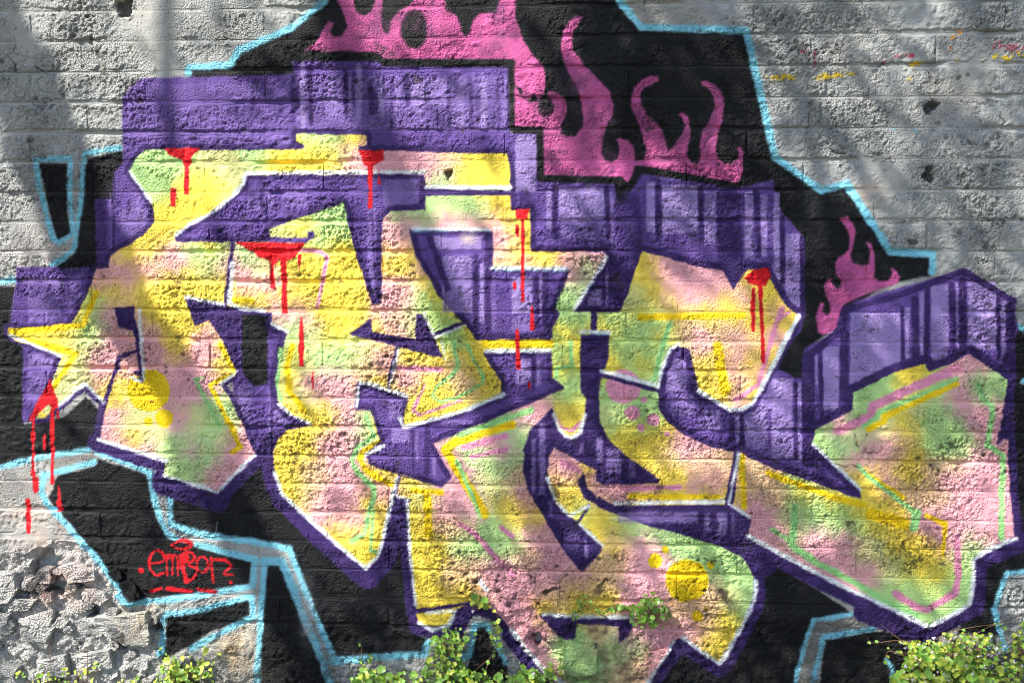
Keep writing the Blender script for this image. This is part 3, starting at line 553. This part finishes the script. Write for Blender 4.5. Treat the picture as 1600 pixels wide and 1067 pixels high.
def simple(name, rgb, rough=0.8, scale=30, var=0.25, trans=0.0):
    m, nt, bs = new_mat(name)
    n = nt.nodes.new('ShaderNodeTexNoise'); n.inputs['Scale'].default_value = scale; n.inputs['Detail'].default_value = 5
    tc = nt.nodes.new('ShaderNodeNewGeometry'); nt.links.new(tc.outputs['Position'], n.inputs['Vector'])
    r = nt.nodes.new('ShaderNodeValToRGB')
    r.color_ramp.elements[0].position = 0.3; r.color_ramp.elements[1].position = 0.7
    r.color_ramp.elements[0].color = tuple(c * (1 - var) for c in rgb) + (1,)
    r.color_ramp.elements[1].color = tuple(min(1, c * (1 + var)) for c in rgb) + (1,)
    nt.links.new(n.outputs['Fac'], r.inputs[0]); nt.links.new(r.outputs[0], bs.inputs['Base Color'])
    bs.inputs['Roughness'].default_value = rough
    if trans:
        t = nt.nodes.new('ShaderNodeBsdfTranslucent'); nt.links.new(r.outputs[0], t.inputs['Color'])
        mx = nt.nodes.new('ShaderNodeMixShader'); mx.inputs[0].default_value = trans
        nt.links.new(bs.outputs[0], mx.inputs[1]); nt.links.new(t.outputs[0], mx.inputs[2])
        nt.links.new(mx.outputs[0], nt.nodes['Material Output'].inputs['Surface'])
    return m
M_LEAF = simple('toadflax_leaf', (0.18, 0.34, 0.045), 0.45, 26, 0.45, 0.35)
M_LEAF2 = simple('young_leaf', (0.46, 0.54, 0.07), 0.45, 40, 0.35, 0.4)
M_STEM = simple('red_stem', (0.16, 0.09, 0.05), 0.6, 60, 0.3)
M_FLOWER = simple('pale_lilac_petal', (0.62, 0.56, 0.70), 0.6, 60, 0.12, 0.3)
M_SOIL = simple('soil', (0.09, 0.075, 0.05), 0.95, 9, 0.45)
M_BARK = simple('bark', (0.10, 0.08, 0.06), 0.9, 14, 0.4)
M_CROWN = simple('tree_leaf', (0.07, 0.12, 0.03), 0.55, 3, 0.35, 0.3)

# ------------------------------------------------------------------ object helpers
def mesh_obj(name, v, f, mat, parent=None, smooth=False):
    me = bpy.data.meshes.new(name)
    if isinstance(v, np.ndarray):
        me.vertices.add(len(v)); me.vertices.foreach_set('co', v.astype(np.float32).ravel())
        n, k = f.shape
        me.loops.add(n * k); me.loops.foreach_set('vertex_index', f.astype(np.int32).ravel())
        me.polygons.add(n); me.polygons.foreach_set('loop_start', np.arange(0, n * k, k, dtype=np.int32))
        me.update(calc_edges=True)
    else:
        me.from_pydata(v, [], f); me.update()
    if smooth:
        me.polygons.foreach_set('use_smooth', [True] * len(me.polygons))
    me.materials.append(mat)
    o = bpy.data.objects.new(name, me); COL.objects.link(o)
    if parent:
        o.parent = parent
    return o

def thing(name, label, cat, loc=(0, 0, 0), group=None):
    o = bpy.data.objects.new(name, None); COL.objects.link(o)
    o.location = loc; o['label'] = label; o['category'] = cat; o.empty_display_size = 0.1
    if group:
        o['group'] = group
    return o

def sample(A, x, z):
    u = np.clip((x - X0) * PPM - 0.5, 0, NW - 1.01); v = np.clip((z - Z0) * PPM - 0.5, 0, NH - 1.01)
    i = u.astype(int); j = v.astype(int); fu = u - i; fv = v - j
    return (A[j, i] * (1 - fu) + A[j, i + 1] * fu) * (1 - fv) + (A[j + 1, i] * (1 - fu) + A[j + 1, i + 1] * fu) * fv

# ------------------------------------------------------------------ ground
N = 24
gv = []; gf = []
xs = [-400, -60, -12] + list(np.linspace(-4, 4, N)) + [12, 60, 400]
ys = [-400, -60, -14] + list(np.linspace(-6, 0.05, 20)) + [3, 60, 400]
for y in ys:
    for x in xs:
        gv.append((x, y, GROUND_Z + (0.015 * math.sin(x * 5.1 + y * 3.3) if abs(x) < 5 and y > -7 and y < 0 else 0) - 0.012))
for j in range(len(ys) - 1):
    for i in range(len(xs) - 1):
        a = j * len(xs) + i
        gf.append((a, a + 1, a + 1 + len(xs), a + len(xs)))
gr = mesh_obj('ground', gv, gf, M_SOIL)
gr['kind'] = 'structure'

# ------------------------------------------------------------------ the wall
wall = thing('painted_block_wall', 'rough concrete block wall sprayed with purple, yellow, pink and green graffiti letters', 'wall')
JIT = 0.013
RUBF = RUB
WIG = 0.0095 * fbm(0.26, 3, 1.6)                       # joints are not quite straight

def block(x0, x1, z0, z1):
    cx, cz = (x0 + x1) / 2, (z0 + z1) / 2
    step = 0.0036
    nx = max(3, int((x1 - x0) / step)); nz = max(3, int((z1 - z0) / step))
    u = np.linspace(x0, x1, nx); w = np.linspace(z0, z1, nz)
    U, Wv = np.meshgrid(u, w)
    Wz = Wv + sample(WIG, U, Wv)
    rub = sample(RUBF, U, Wv)
    h = sample(H, U, Wz)
    ex = np.minimum(U - x0, x1 - U); ez = np.minimum(Wv - z0, z1 - Wv)
    e = np.minimum(ex * 1.5 + random.choice((0.0, 0.004, 0.008, 0.010, 0.010)), ez) + 0.004 * sample(N_S, U, Wv)
    off = random.uniform(-0.0012, 0.0014) + random.uniform(-0.004, 0.004) * (U - cx) + random.uniform(-0.03, 0.03) * (Wv - cz)
    h = h + 0.0085 + off - 0.010 * sstep(0.0065, 0.0, e)
    h = h - 0.05 * rub * sstep(0.35, 0.75, rub)
    Y = -h
    v = np.stack([U, Y, Wz], -1).reshape(-1, 3)
    idx = np.arange(nx * nz).reshape(nz, nx)
    f = np.stack([idx[:-1, :-1], idx[:-1, 1:], idx[1:, 1:], idx[1:, :-1]], -1).reshape(-1, 4)
    ring = np.concatenate([idx[0, :], idx[1:, -1], idx[-1, -2::-1], idx[-2:0:-1, 0]])
    back = v[ring].copy(); back[:, 1] = 0.06
    b0 = len(v); n = len(ring); k = np.arange(n); k2 = (k + 1) % n
    sf = np.stack([ring[k2], ring[k], b0 + k, b0 + k2], -1)
    o = mesh_obj('concrete_block', np.concatenate([v, back]), np.concatenate([f, sf]), M_WALL, wall, smooth=True)
    return o

zk0 = int(math.floor((Z0 - ZREF) / COURSE)); zk1 = int(math.ceil((Z1 - ZREF) / COURSE))
RA = round((to_wall(1368, 38)[1] - ZREF) / COURSE - 0.5)
JO = 0.0125
nblocks = 0
for k in range(zk0, zk1):
    za, zb = ZREF + k * COURSE, ZREF + (k + 1) * COURSE
    if zb < GROUND_Z - 0.02:
        continue
    shift = 0.0 if (k - RA) % 2 == 0 else BLOCK / 2 - 0.012
    j0 = XREF + shift - BLOCK * math.ceil((XREF + shift - X0) / BLOCK) - BLOCK
    xj = []
    x = j0
    while x < X1 + BLOCK:
        xj.append(x + random.uniform(-JIT, JIT)); x += BLOCK
    for a, b in zip(xj[:-1], xj[1:]):
        a2, b2 = max(a, X0), min(b, X1)
        if b2 - a2 < 0.03:
            continue
        mz = random.uniform(-0.0015, 0.0015)
        zz = np.array([(za + zb) / 2]); xx = np.array([(a2 + b2) / 2])
        q5 = np.linspace(a2 + .03, b2 - .03, 5)
        if sample(RUBF, q5, np.full(5, (za + zb) / 2)).min() > 0.72:
            continue                                   # broken away at the foot of the wall
        gp = random.choice((-.0006, -.0006, -.0006, -.0006, .003))
        block(a2 + gp, b2 - gp, za + JO / 2 + mz, zb - JO / 2 + mz); nblocks += 1
print('blocks', nblocks)

# mortar: one bed behind the blocks, squeezed out in places; rubble core where blocks are gone
step = 0.0055
u = np.arange(X0, X1, step); w = np.arange(max(Z0, GROUND_Z - 0.05), Z1, step)
U, Wv = np.meshgrid(u, w)
d4, v4 = worley(0.030); d5, v5 = worley(0.075, 1.3)
rubh = 0.022 * (0.55 - d5) * (0.4 + v5) + 0.011 * (0.55 - d4) * (0.3 + v4) + 1.6 * H + 0.012 * fbm(0.1, 3)
smear = 0.0068 + 0.0085 * fbm(0.22, 3, 1.8) + 0.0020 * fbm(0.03, 3) - 0.012 * sstep(0.25, 0.6, fbm(0.14, 3, 2.0))
HM = smear * (1 - RUB) + (rubh - 0.006) * RUB
for (x, y, rx, ry, dep) in PITS:
    if dep > 0.022:
        HM = HM - dep * sstep(1.5, 0.4, ((PXF - x + 5 * N_S) / rx) ** 2 + ((PYF - y + 5 * N_S2) / ry) ** 2)
v = np.stack([U, -sample(HM, U, Wv), Wv], -1).reshape(-1, 3)
idx = np.arange(U.size).reshape(U.shape)
f = np.stack([idx[:-1, :-1], idx[:-1, 1:], idx[1:, 1:], idx[1:, :-1]], -1).reshape(-1, 4)
mesh_obj('mortar', v, f, M_WALL, wall, smooth=True)
# the wall goes on, plain, beyond the painted stretch
M_PLAIN = simple('plain_masonry', (0.30, 0.32, 0.32), 0.85, 60, 0.3)
def plain_block(x0, x1, z0, z1):
    nx, nz = 9, 4
    V = []; F = []
    for j in range(nz):
        for i in range(nx):
            V.append((x0 + (x1 - x0) * i / (nx - 1), -0.008 - random.uniform(-.003, .003), z0 + (z1 - z0) * j / (nz - 1)))
    for j in range(nz - 1):
        for i in range(nx - 1):
            a = j * nx + i; F.append((a, a + 1, a + 1 + nx, a + nx))
    ring = [i for i in range(nx)] + [j * nx + nx - 1 for j in range(1, nz)] + [(nz - 1) * nx + i for i in range(nx - 2, -1, -1)] + [j * nx for j in range(nz - 2, 0, -1)]
    b0 = len(V); n = len(ring)
    for q in ring:
        V.append((V[q][0], 0.06, V[q][2]))
    for i in range(n):
        F.append((ring[(i + 1) % n], ring[i], b0 + i, b0 + (i + 1) % n))
    mesh_obj('concrete_block', V, F, M_PLAIN, wall)
for k in range(zk0, zk1 + 4):
    za, zb = ZREF + k * COURSE + .006, ZREF + (k + 1) * COURSE - .006
    if zb < GROUND_Z:
        continue
    xa = X0 - 0.006 - (0.9 if k % 2 else 1.1)
    if k >= zk1:
        x = xa
        while x < X1 + 0.9:
            plain_block(x, x + BLOCK - .012, za, zb); x += BLOCK
    else:
        for a, b in ((xa, xa + BLOCK), (xa + BLOCK, X0)):
            plain_block(a, b - .012, za, zb)
        for a, b in ((X1 + .006, X1 + (.45 if k % 2 else .25)), (X1 + (.45 if k % 2 else .25), X1 + .9)):
            plain_block(a, b - .012, za, zb)
bb = [(X0 - 1.1, 0.003, GROUND_Z - .05), (X1 + .9, 0.003, GROUND_Z - .05), (X1 + .9, 0.003, ZREF + (zk1 + 4) * COURSE), (X0 - 1.1, 0.003, ZREF + (zk1 + 4) * COURSE)]
bb = [(x, .055, z) for x, y, z in bb] + [(x, .24, z) for x, y, z in bb]
mesh_obj('mortar_backing', bb, [(0, 1, 2, 3), (5, 4, 7, 6), (4, 0, 3, 7), (1, 5, 6, 2), (3, 2, 6, 7), (4, 5, 1, 0)], M_PLAIN, wall)

# stones bedded in the rubble foot
def stone(pxs, depth, rough=0.004):
    p = [to_wall(*q) for q in pts(pxs)]
    cx = sum(q[0] for q in p) / len(p); cz = sum(q[1] for q in p) / len(p)
    pp = [np.array(q) for q in p]
    ring = []
    for i in range(len(pp)):
        a, b2 = pp[i], pp[(i + 1) % len(pp)]
        for t in np.linspace(0, 1, 7)[:-1]:
            ring.append(a * (1 - t) + b2 * t)
    ring = np.array(ring); n = len(ring); c = np.array((cx, cz))
    ring += RNG.normal(0, 0.0012, ring.shape)
    V = []; F = []
    lev = [(1.0, -0.03), (1.0, depth * .7), (0.97, depth * .95), (0.9, depth), (0.7, depth), (0.5, depth), (0.3, depth), (0.12, depth)]
    tx, tz = random.uniform(-.08, .08), random.uniform(-.10, .04)
    for s, d in lev:
        for q in ring:
            r = c + (q - c) * s
            hh2 = d + (0 if d < 0 else rough * random.gauss(0, .5) + 0.004 * math.sin(r[0] * 70 + cz * 9) * math.cos(r[1] * 60) + tx * (r[0] - cx) + tz * (r[1] - cz))
            V.append((r[0], -hh2, r[1]))
    for L in range(len(lev) - 1):
        for i in range(n):
            j = (i + 1) % n
            F.append((L * n + i, L * n + j, (L + 1) * n + j, (L + 1) * n + i))
    F.append(tuple((len(lev) - 1) * n + i for i in range(n)))
    return mesh_obj('rubble_stone', V, F, M_WALL, wall, smooth=False)
for s, d in (('152,960 232,952 240,985 235,1004 200,1006 165,985 150,972', .030), ('32,965 85,950 92,975 78,1000 40,998', .028), ('-30,890 25,892 36,915 22,938 -30,945', .034), ('95,882 120,878 150,890 152,905 110,908', .022),
             ('20,930 60,935 48,950 18,952', .026), ('120,1022 175,1010 182,1040 130,1048', .026), ('1050,930 1075,940 1072,950 1052,948', .016), ('850,925 872,930 870,945 842,945', .018), ('845,985 872,988 875,998 850,1000', .018),
             ('1083,938 1138,938 1140,955 1095,957', .015), ('880,998 935,1008 932,1052 882,1052', .020), ('1010,1016 1050,1012 1022,1045', .018), ('60,1030 105,1020 112,1052 70,1062', .026), ('255,1030 300,1022 300,1060 258,1065', .02), ('1548,985 1600,972 1612,1010 1560,1016', .024)):
    stone(s, d)

for _ in range(46):
    x, y = random.uniform(-15, 250), random.uniform(885, 1062)
    if x > 215 - (y - 905) * -0.2 and y < 945:
        continue
    rr = random.uniform(5, 13); n = random.randint(5, 7); a0 = random.uniform(0, 6)
    stone(' '.join('%.1f,%.1f' % (x + 1.25 * rr * random.uniform(.75, 1.15) * math.cos(a0 + 6.283 * i / n), y + rr * random.uniform(.7, 1.1) * math.sin(a0 + 6.283 * i / n)) for i in range(n)), random.uniform(.014, .030), .002)
# ------------------------------------------------------------------ plants rooted in the wall and at its foot
def leaf_mesh(name, lobes, mat, cup):
    V = [(0, 0, 0)]; n = lobes * 2
    for i in range(n):
        a = math.pi * 2 * i / n + math.pi / 2
        r = (1.0 if i % 2 == 0 else 0.78) * (0.55 if i == 0 else 1.0) if lobes > 3 else (1.0 if i % 2 == 0 else 0.5)
        V.append((r * math.cos(a), r * math.sin(a) , cup * (r * r)))
    F = [(0, 1 + i, 1 + (i + 1) % n) for i in range(n)]
    return V, F
LV, LF = leaf_mesh('leaf', 6, None, 0.22)
FV, FF = leaf_mesh('flower', 3, None, -0.3)

def shared(name, V, F, mat):
    me = bpy.data.meshes.new(name); me.from_pydata(V, [], F); me.materials.append(mat); me.update()
    return me
ME_LEAF = shared('leaf', LV, LF, M_LEAF); ME_LEAF2 = shared('leaf', LV, LF, M_LEAF2); ME_FLOWER = shared('flower', FV, FF, M_FLOWER)

def tube(V, F, path, r0, r1, sides=4):
    base = len(V); n = len(path)
    for i, p in enumerate(path):
        p = Vector(p)
        d = (Vector(path[min(i + 1, n - 1)]) - Vector(path[max(i - 1, 0)])).normalized()
        a = d.orthogonal().normalized(); b2 = d.cross(a)
        r = r0 + (r1 - r0) * i / (n - 1)
        for k in range(sides):
            t = 2 * math.pi * k / sides
            V.append(tuple(p + a * (r * math.cos(t)) + b2 * (r * math.sin(t))))
    for i in range(n - 1):
        for k in range(sides):
            q1, q2 = base + i * sides + k, base + i * sides + (k + 1) % sides
            F.append((q1, q2, q2 + sides, q1 + sides))

def leaf_matrix(loc, size):
    nrm = Vector((random.gauss(0, .45) - 0.25, -1, random.gauss(0.55, .45))).normalized()
    q = nrm.to_track_quat('Z', 'Y')
    return Matrix.Translation(loc) @ q.to_matrix().to_4x4() @ Matrix.Rotation(random.uniform(-.9, .9) + math.pi, 4, 'Z') @ Matrix.Diagonal((size, size * random.uniform(.82, 1.0), size, 1))

def plant(name, label, patches, young=0.3, runners=(), flowers=0, big=40, group='plants growing on the wall'):
    """patches: (px, py, rx, ry, leaf count, reach from the wall in m, leaf radius in m)"""
    rx0, rz0 = to_wall(patches[0][0], min(1082, patches[0][1] + patches[0][3]))
    root = thing(name, label, 'plant', (rx0, -0.02, rz0), group)
    SV, SF = [], []; small = []; bigl = []; fl = []
    def add(x, y, reach, r):
        X, Z = to_wall(x, y)
        if Z < GROUND_Z + .004:
            Z = GROUND_Z + .004 + random.random() * .02
        dep = 0.022 + reach * random.random() ** 1.2
        loc = Vector((X, -dep, Z))
        return loc, r * random.choice((.5, .6, .75, .9, 1.0, 1.2, 1.5))
    for (x, y, rx, ry, n, reach, r) in patches:
        cX, cZ = to_wall(x, y + ry * .9)
        for _ in range(int(n * (.66 if n > 150 else 1.0))):
            a = random.uniform(0, 2 * math.pi); d = math.sqrt(random.random()) * random.uniform(.7, 1.15)
            loc, s = add(x + rx * d * math.cos(a), y + ry * d * math.sin(a), reach, r)
            (bigl if s > r * .95 else small).append((loc, s))
            if random.random() < .6:
                foot = Vector((cX + (loc.x - cX) * .45, -0.012, max(GROUND_Z, cZ + (loc.z - cZ) * .3)))
                mid = foot.lerp(loc, .55) + Vector((random.gauss(0, .012), -0.012, -0.012))
                tube(SV, SF, [foot, mid, loc], .0012, .0008)
        for _ in range(int(flowers * n)):
            a = random.uniform(0, 2 * math.pi); d = math.sqrt(random.random()) * 1.05
            loc, s = add(x + rx * d * math.cos(a), y + ry * d * math.sin(a), reach, .0062)
            loc.y -= .012
            fl.append((loc, s))
    for path, w in runners:
        P = []
        for q in pts(path):
            X, Z = to_wall(*q); P.append(Vector((X, -0.022 - 0.02 * random.random(), Z)))
        P = [Vector(q) for q in spline([tuple(p) for p in P], False, 5)] if len(P) > 2 else P
        RV, RF = [], []
        tube(RV, RF, P, .0016, .0009)
        o = mesh_obj('stem', RV, RF, M_STEM, root); o.matrix_parent_inverse = Matrix.Translation(-root.location)
        for p in P[1:]:
            if random.random() < w:
                (small if random.random() < .6 else bigl).append((p + Vector((random.gauss(0, .006), -0.008, random.gauss(0, .006))), random.uniform(.006, .010)))
    if SV:
        o = mesh_obj('leaf_stalks', SV, SF, M_STEM, root); o['kind'] = 'stuff'; o.matrix_parent_inverse = Matrix.Translation(-root.location)
    bigl.sort(key=lambda t: -t[1])
    small += bigl[big:]; bigl = bigl[:big]
    groups = {0: [], 1: []}
    for t in small:
        groups[1 if random.random() < young else 0].append(t)
    for gk, lst in groups.items():
        if not lst:
            continue
        V, F = [], []
        for loc, s in lst:
            m = leaf_matrix(loc, s); b0 = len(V)
            V += [tuple(m @ Vector(q)) for q in LV]; F += [tuple(b0 + i for i in t) for t in LF]
        o = mesh_obj('foliage', V, F, (M_LEAF, M_LEAF2)[gk], root); o['kind'] = 'stuff'; o.matrix_parent_inverse = Matrix.Translation(-root.location)
    for loc, s in bigl:
        o = bpy.data.objects.new('leaf', ME_LEAF2 if random.random() < young else ME_LEAF); COL.objects.link(o)
        o.parent = root; o.matrix_parent_inverse = Matrix.Translation(-root.location); o.matrix_basis = leaf_matrix(loc, s)
    for loc, s in fl:
        o = bpy.data.objects.new('flower', ME_FLOWER); COL.objects.link(o)
        o.parent = root; o.matrix_parent_inverse = Matrix.Translation(-root.location); o.matrix_basis = leaf_matrix(loc, s)
    return root

plant('toadflax_plant', 'dense bright green leafy clump at the wall foot below the red tag', [(298, 1048, 46, 34, 210, .10, .013), (272, 1070, 40, 18, 70, .12, .013)], .6, [('285,1060 270,1020 262,1012', .5), ('310,1050 325,1015 330,1008', .5), ('325,1050 345,1022 350,1012', .5)])
plant('toadflax_plant', 'sparse yellowish seedlings with thin stems at the rubbly lower left corner', [(85, 1062, 55, 16, 46, .06, .009), (120, 1048, 40, 14, 14, .05, .008), (205, 1058, 25, 10, 10, .05, .008)], .7,
      [('90,1075 80,1050 76,1032', .4), ('110,1075 112,1048 108,1040', .5), ('140,1080 143,1040 144,1008', .12), ('60,1075 40,1045 33,1050', .6), ('130,1060 155,1045 158,1030', .4), ('85,1060 86,1010 84,992', .2)], big=14)
plant('toadflax_plant', 'broad shaded green trailing patch along the wall foot under the black field', [(640, 1064, 95, 22, 260, .10, .013), (760, 1062, 95, 24, 250, .10, .013), (585, 1058, 35, 22, 70, .10, .014), (700, 1045, 40, 20, 80, .06, .012)], .18,
      [('580,1060 568,1030 567,1005', .6), ('590,1050 582,1025 580,1018', .7)], .02, 60)
plant('toadflax_plant', 'climbing green strand of round leaves below the small yellow triangle', [(700, 1002, 26, 24, 60, .04, .011), (690, 1022, 22, 18, 30, .04, .011), (750, 935, 16, 14, 26, .04, .011), (775, 990, 10, 34, 22, .04, .009), (725, 985, 18, 12, 16, .04, .010)], .2, [('700,1030 690,1000 705,980', .6), ('760,1040 775,1000 778,960 765,940', .7), ('745,1040 780,1010', .5)], .04, 30)
plant('toadflax_plant', 'small dark green clump in a crack left of the large yellow disc', [(1012, 950, 32, 26, 78, .05, .012), (965, 945, 16, 7, 12, .03, .010)], .05, [('990,950 955,945 940,952', .4), ('1030,945 1045,950', .8)], .04, 26)
plant('toadflax_plant', 'tiny sparse sprig on the letter to the left of the small dark green clump', [(912, 940, 14, 14, 20, .03, .008), (897, 955, 6, 8, 6, .03, .008), (930, 950, 10, 6, 6, .02, .007)], .15, [('900,965 905,945 915,928', .4)], 0, 8)
plant('toadflax_plant', 'leafy clump below the white edged left corner of the bottom letter', [(835, 1055, 38, 20, 95, .07, .012), (870, 1042, 20, 14, 22, .04, .009)], .15, [('850,1060 872,1040 876,1025', .6), ('885,1060 912,1066', .6)], .03, 26)
plant('toadflax_plant', 'big sunlit flowering clump at the wall foot under the right hand letter', [(1455, 1040, 68, 40, 380, .14, .0155), (1440, 1005, 55, 16, 110, .08, .009), (1510, 1002, 50, 22, 130, .09, .009), (1530, 1045, 45, 30, 130, .11, .011), (1475, 1062, 80, 20, 130, .16, .016)], .5,
      [('1440,1010 1470,985 1520,972 1570,968', .45), ('1430,1000 1400,995 1360,998 1350,988', .15), ('1420,1005 1390,985 1370,968', .12), ('1500,1000 1540,975 1600,955', .4), ('1410,1020 1385,1012 1378,1030', .5), ('1560,1080 1568,1040 1562,1020', .3)], .16, 90)
plant('toadflax_plant', 'yellowish leafy fringe at the far right edge beside the grey stone', [(1592, 1000, 22, 40, 60, .07, .010), (1580, 1040, 24, 20, 40, .07, .010)], .5, [('1600,1020 1580,985 1565,975', .4)], .1, 14)

# ------------------------------------------------------------------ the tree behind the photographer whose leaves dapple the wall
def light_wanted(x, y):
    """share of direct sun reaching the wall around a spot (photograph pixels)"""
    s = 0.93 + (0.40 - 0.93) * sstep(810, 930, x + 0.10 * (y - 300))
    s = s + (0.50 - s) * sstep(0, 60, (x - 600) * 0.5 + (y - 800)) * sstep(1240, 1150, x) * sstep(520, 660, x)
    for (bx, by, rx, ry, val) in SPOTS:
        k = np.exp(-(((x - bx) / rx) ** 2 + ((y - by) / ry) ** 2) ** 1.6)
        s = s + (val - s) * k
    return np.clip(s, 0.03, 0.97)
SPOTS = [(165, 60, 120, 120, .99), (225, 410, 28, 60, .97), (25, 330, 55, 120, .97), (620, 420, 190, 220, .97), (430, 130, 40, 55, .35), (330, 760, 60, 40, .45), (120, 470, 90, 35, .5), (560, 790, 50, 40, .7), (480, 960, 60, 70, .6), (600, 990, 60, 40, .35),
         (1120, 545, 85, 105, .93), (1075, 705, 55, 42, .95), (1535, 775, 65, 75, .95), (1530, 860, 60, 35, .85), (1480, 1010, 130, 55, .9), (1340, 170, 160, 130, .75), (1500, 250, 120, 160, .55),
         (1300, 330, 60, 60, .7), (1430, 320, 70, 60, .5), (1220, 640, 60, 60, .8), (835, 250, 45, 90, .8), (825, 60, 40, 70, .85), (1480, 80, 60, 60, .45), (1210, 360, 50, 60, .5),
         (900, 330, 70, 40, .5), (1020, 30, 50, 40, .12), (1020, 140, 120, 70, .10), (1480, 630, 90, 60, .15), (1420, 800, 60, 50, .4), (1300, 960, 70, 90, .06), (1190, 790, 50, 50, .15), (980, 620, 60, 80, .25), (950, 860, 100, 70, .5), (1300, 850, 60, 40, .6), (680, 860, 40, 60, .55), (1590, 920, 40, 60, .8), (1400, 520, 70, 50, .45)]
tree = thing('overhanging_tree', 'leafy tree behind the viewpoint whose branches shade the wall', 'tree', (-5.2, -5.6, GROUND_Z))
TB = Vector((-5.2, -5.6, GROUND_Z))
def back(x, y, t):
    X, Z = to_wall(x, y)
    return Vector((X, 0, Z)) + TO_SUN * t
TV, TF = [], []
fork = Vector((-4.9, -5.1, 3.6))
tube(TV, TF, [TB, TB + Vector((.06, .1, 1.2)), TB + Vector((.18, .3, 2.5)), fork], .19, .13, 10)
o = mesh_obj('trunk', TV, TF, M_BARK, tree, True); o.matrix_parent_inverse = Matrix.Translation(-TB)
LBV, LBF = [], []
def limb(path, r0, r1):
    tube(LBV, LBF, [Vector(q) for q in spline([tuple(p) for p in path], False, 4)], r0, r1, 8)
limb([fork, back(420, 900, 5.0), back(335, 690, 4.5), back(205, 500, 4.2), back(106, 300, 4.1), back(20, 100, 4.0), back(-75, -100, 4.1)], .09, .10)
limb([fork, fork + Vector((.2, .3, .9)), back(420, -250, 5.3), back(900, -120, 5.2), back(1250, 150, 5.2), back(1500, 500, 5.3)], .09, .02)
limb([back(300, -300, 5.3), back(285, -150, 4.6), back(268, 20, 4.4), back(272, 240, 4.4)], .03, .018)
limb([back(900, -120, 5.2), back(1000, 300, 5.2), back(1000, 700, 5.3), back(900, 1000, 5.4)], .035, .012)
limb([back(1250, 150, 5.2), back(1350, 600, 5.0), back(1300, 1000, 5.2)], .03, .012)
o = mesh_obj('limbs', LBV, LBF, M_BARK, tree, True); o.name = 'limb'; o.matrix_parent_inverse = Matrix.Translation(-TB)

LEAF_R = 0.027
leaf_area = 0.72 * math.pi * LEAF_R ** 2 * 0.62
area = (3.9 * 1.5) * (2.7 * 1.35)
xs_, ys_ = (-400, 2000), (-190, 1250)
m_per_px = 1 / 412.0
A = (xs_[1] - xs_[0]) * (ys_[1] - ys_[0]) * m_per_px ** 2
NT = int(A * 3.5 / leaf_area)
qx = RNG.uniform(*xs_, NT); qy = RNG.uniform(*ys_, NT)
tau = -np.log(light_wanted(qx, qy))
stripe_x = np.interp(qy, [-200, 0, 100, 200, 300, 400, 500, 600, 690, 900], [-118, -30, 20, 66, 106, 148, 205, 285, 335, 400])
sd = np.abs(qx - stripe_x)
tau = tau + 3.5 * sstep(64, 54, sd + 7 * np.sin(qy / 23) + 24 * sstep(420, 640, qy)) * sstep(760, 660, qy)
in_stripe = sd < 70
keep = RNG.random(NT) < np.clip(tau / 3.5, 0, 1)
qx, qy, in_stripe = qx[keep], qy[keep], in_stripe[keep]
CV, CF = [], []
for x, y, near in zip(qx, qy, in_stripe):
    p = back(x, y, random.uniform(3.7, 4.3) if near else random.uniform(4.2, 5.7))
    nrm = Vector((random.gauss(0, 1), random.gauss(0, 1), random.gauss(.5, 1))).normalized()
    a = nrm.orthogonal().normalized(); a = Matrix.Rotation(random.uniform(0, 6.28), 3, nrm) @ a; b2 = nrm.cross(a)
    r = LEAF_R * random.uniform(.7, 1.25); i0 = len(CV)
    for u1, v1 in ((1.15, 0), (.5, .55), (-.5, .6), (-1, 0), (-.5, -.6), (.5, -.55)):
        CV.append(tuple(p + a * (u1 * r) + b2 * (v1 * r)))
    CF.append(tuple(range(i0, i0 + 6)))
o = mesh_obj('crown', CV, CF, M_CROWN, tree); o['kind'] = 'stuff'; o.matrix_parent_inverse = Matrix.Translation(-TB)
print('crown leaves', len(CF))
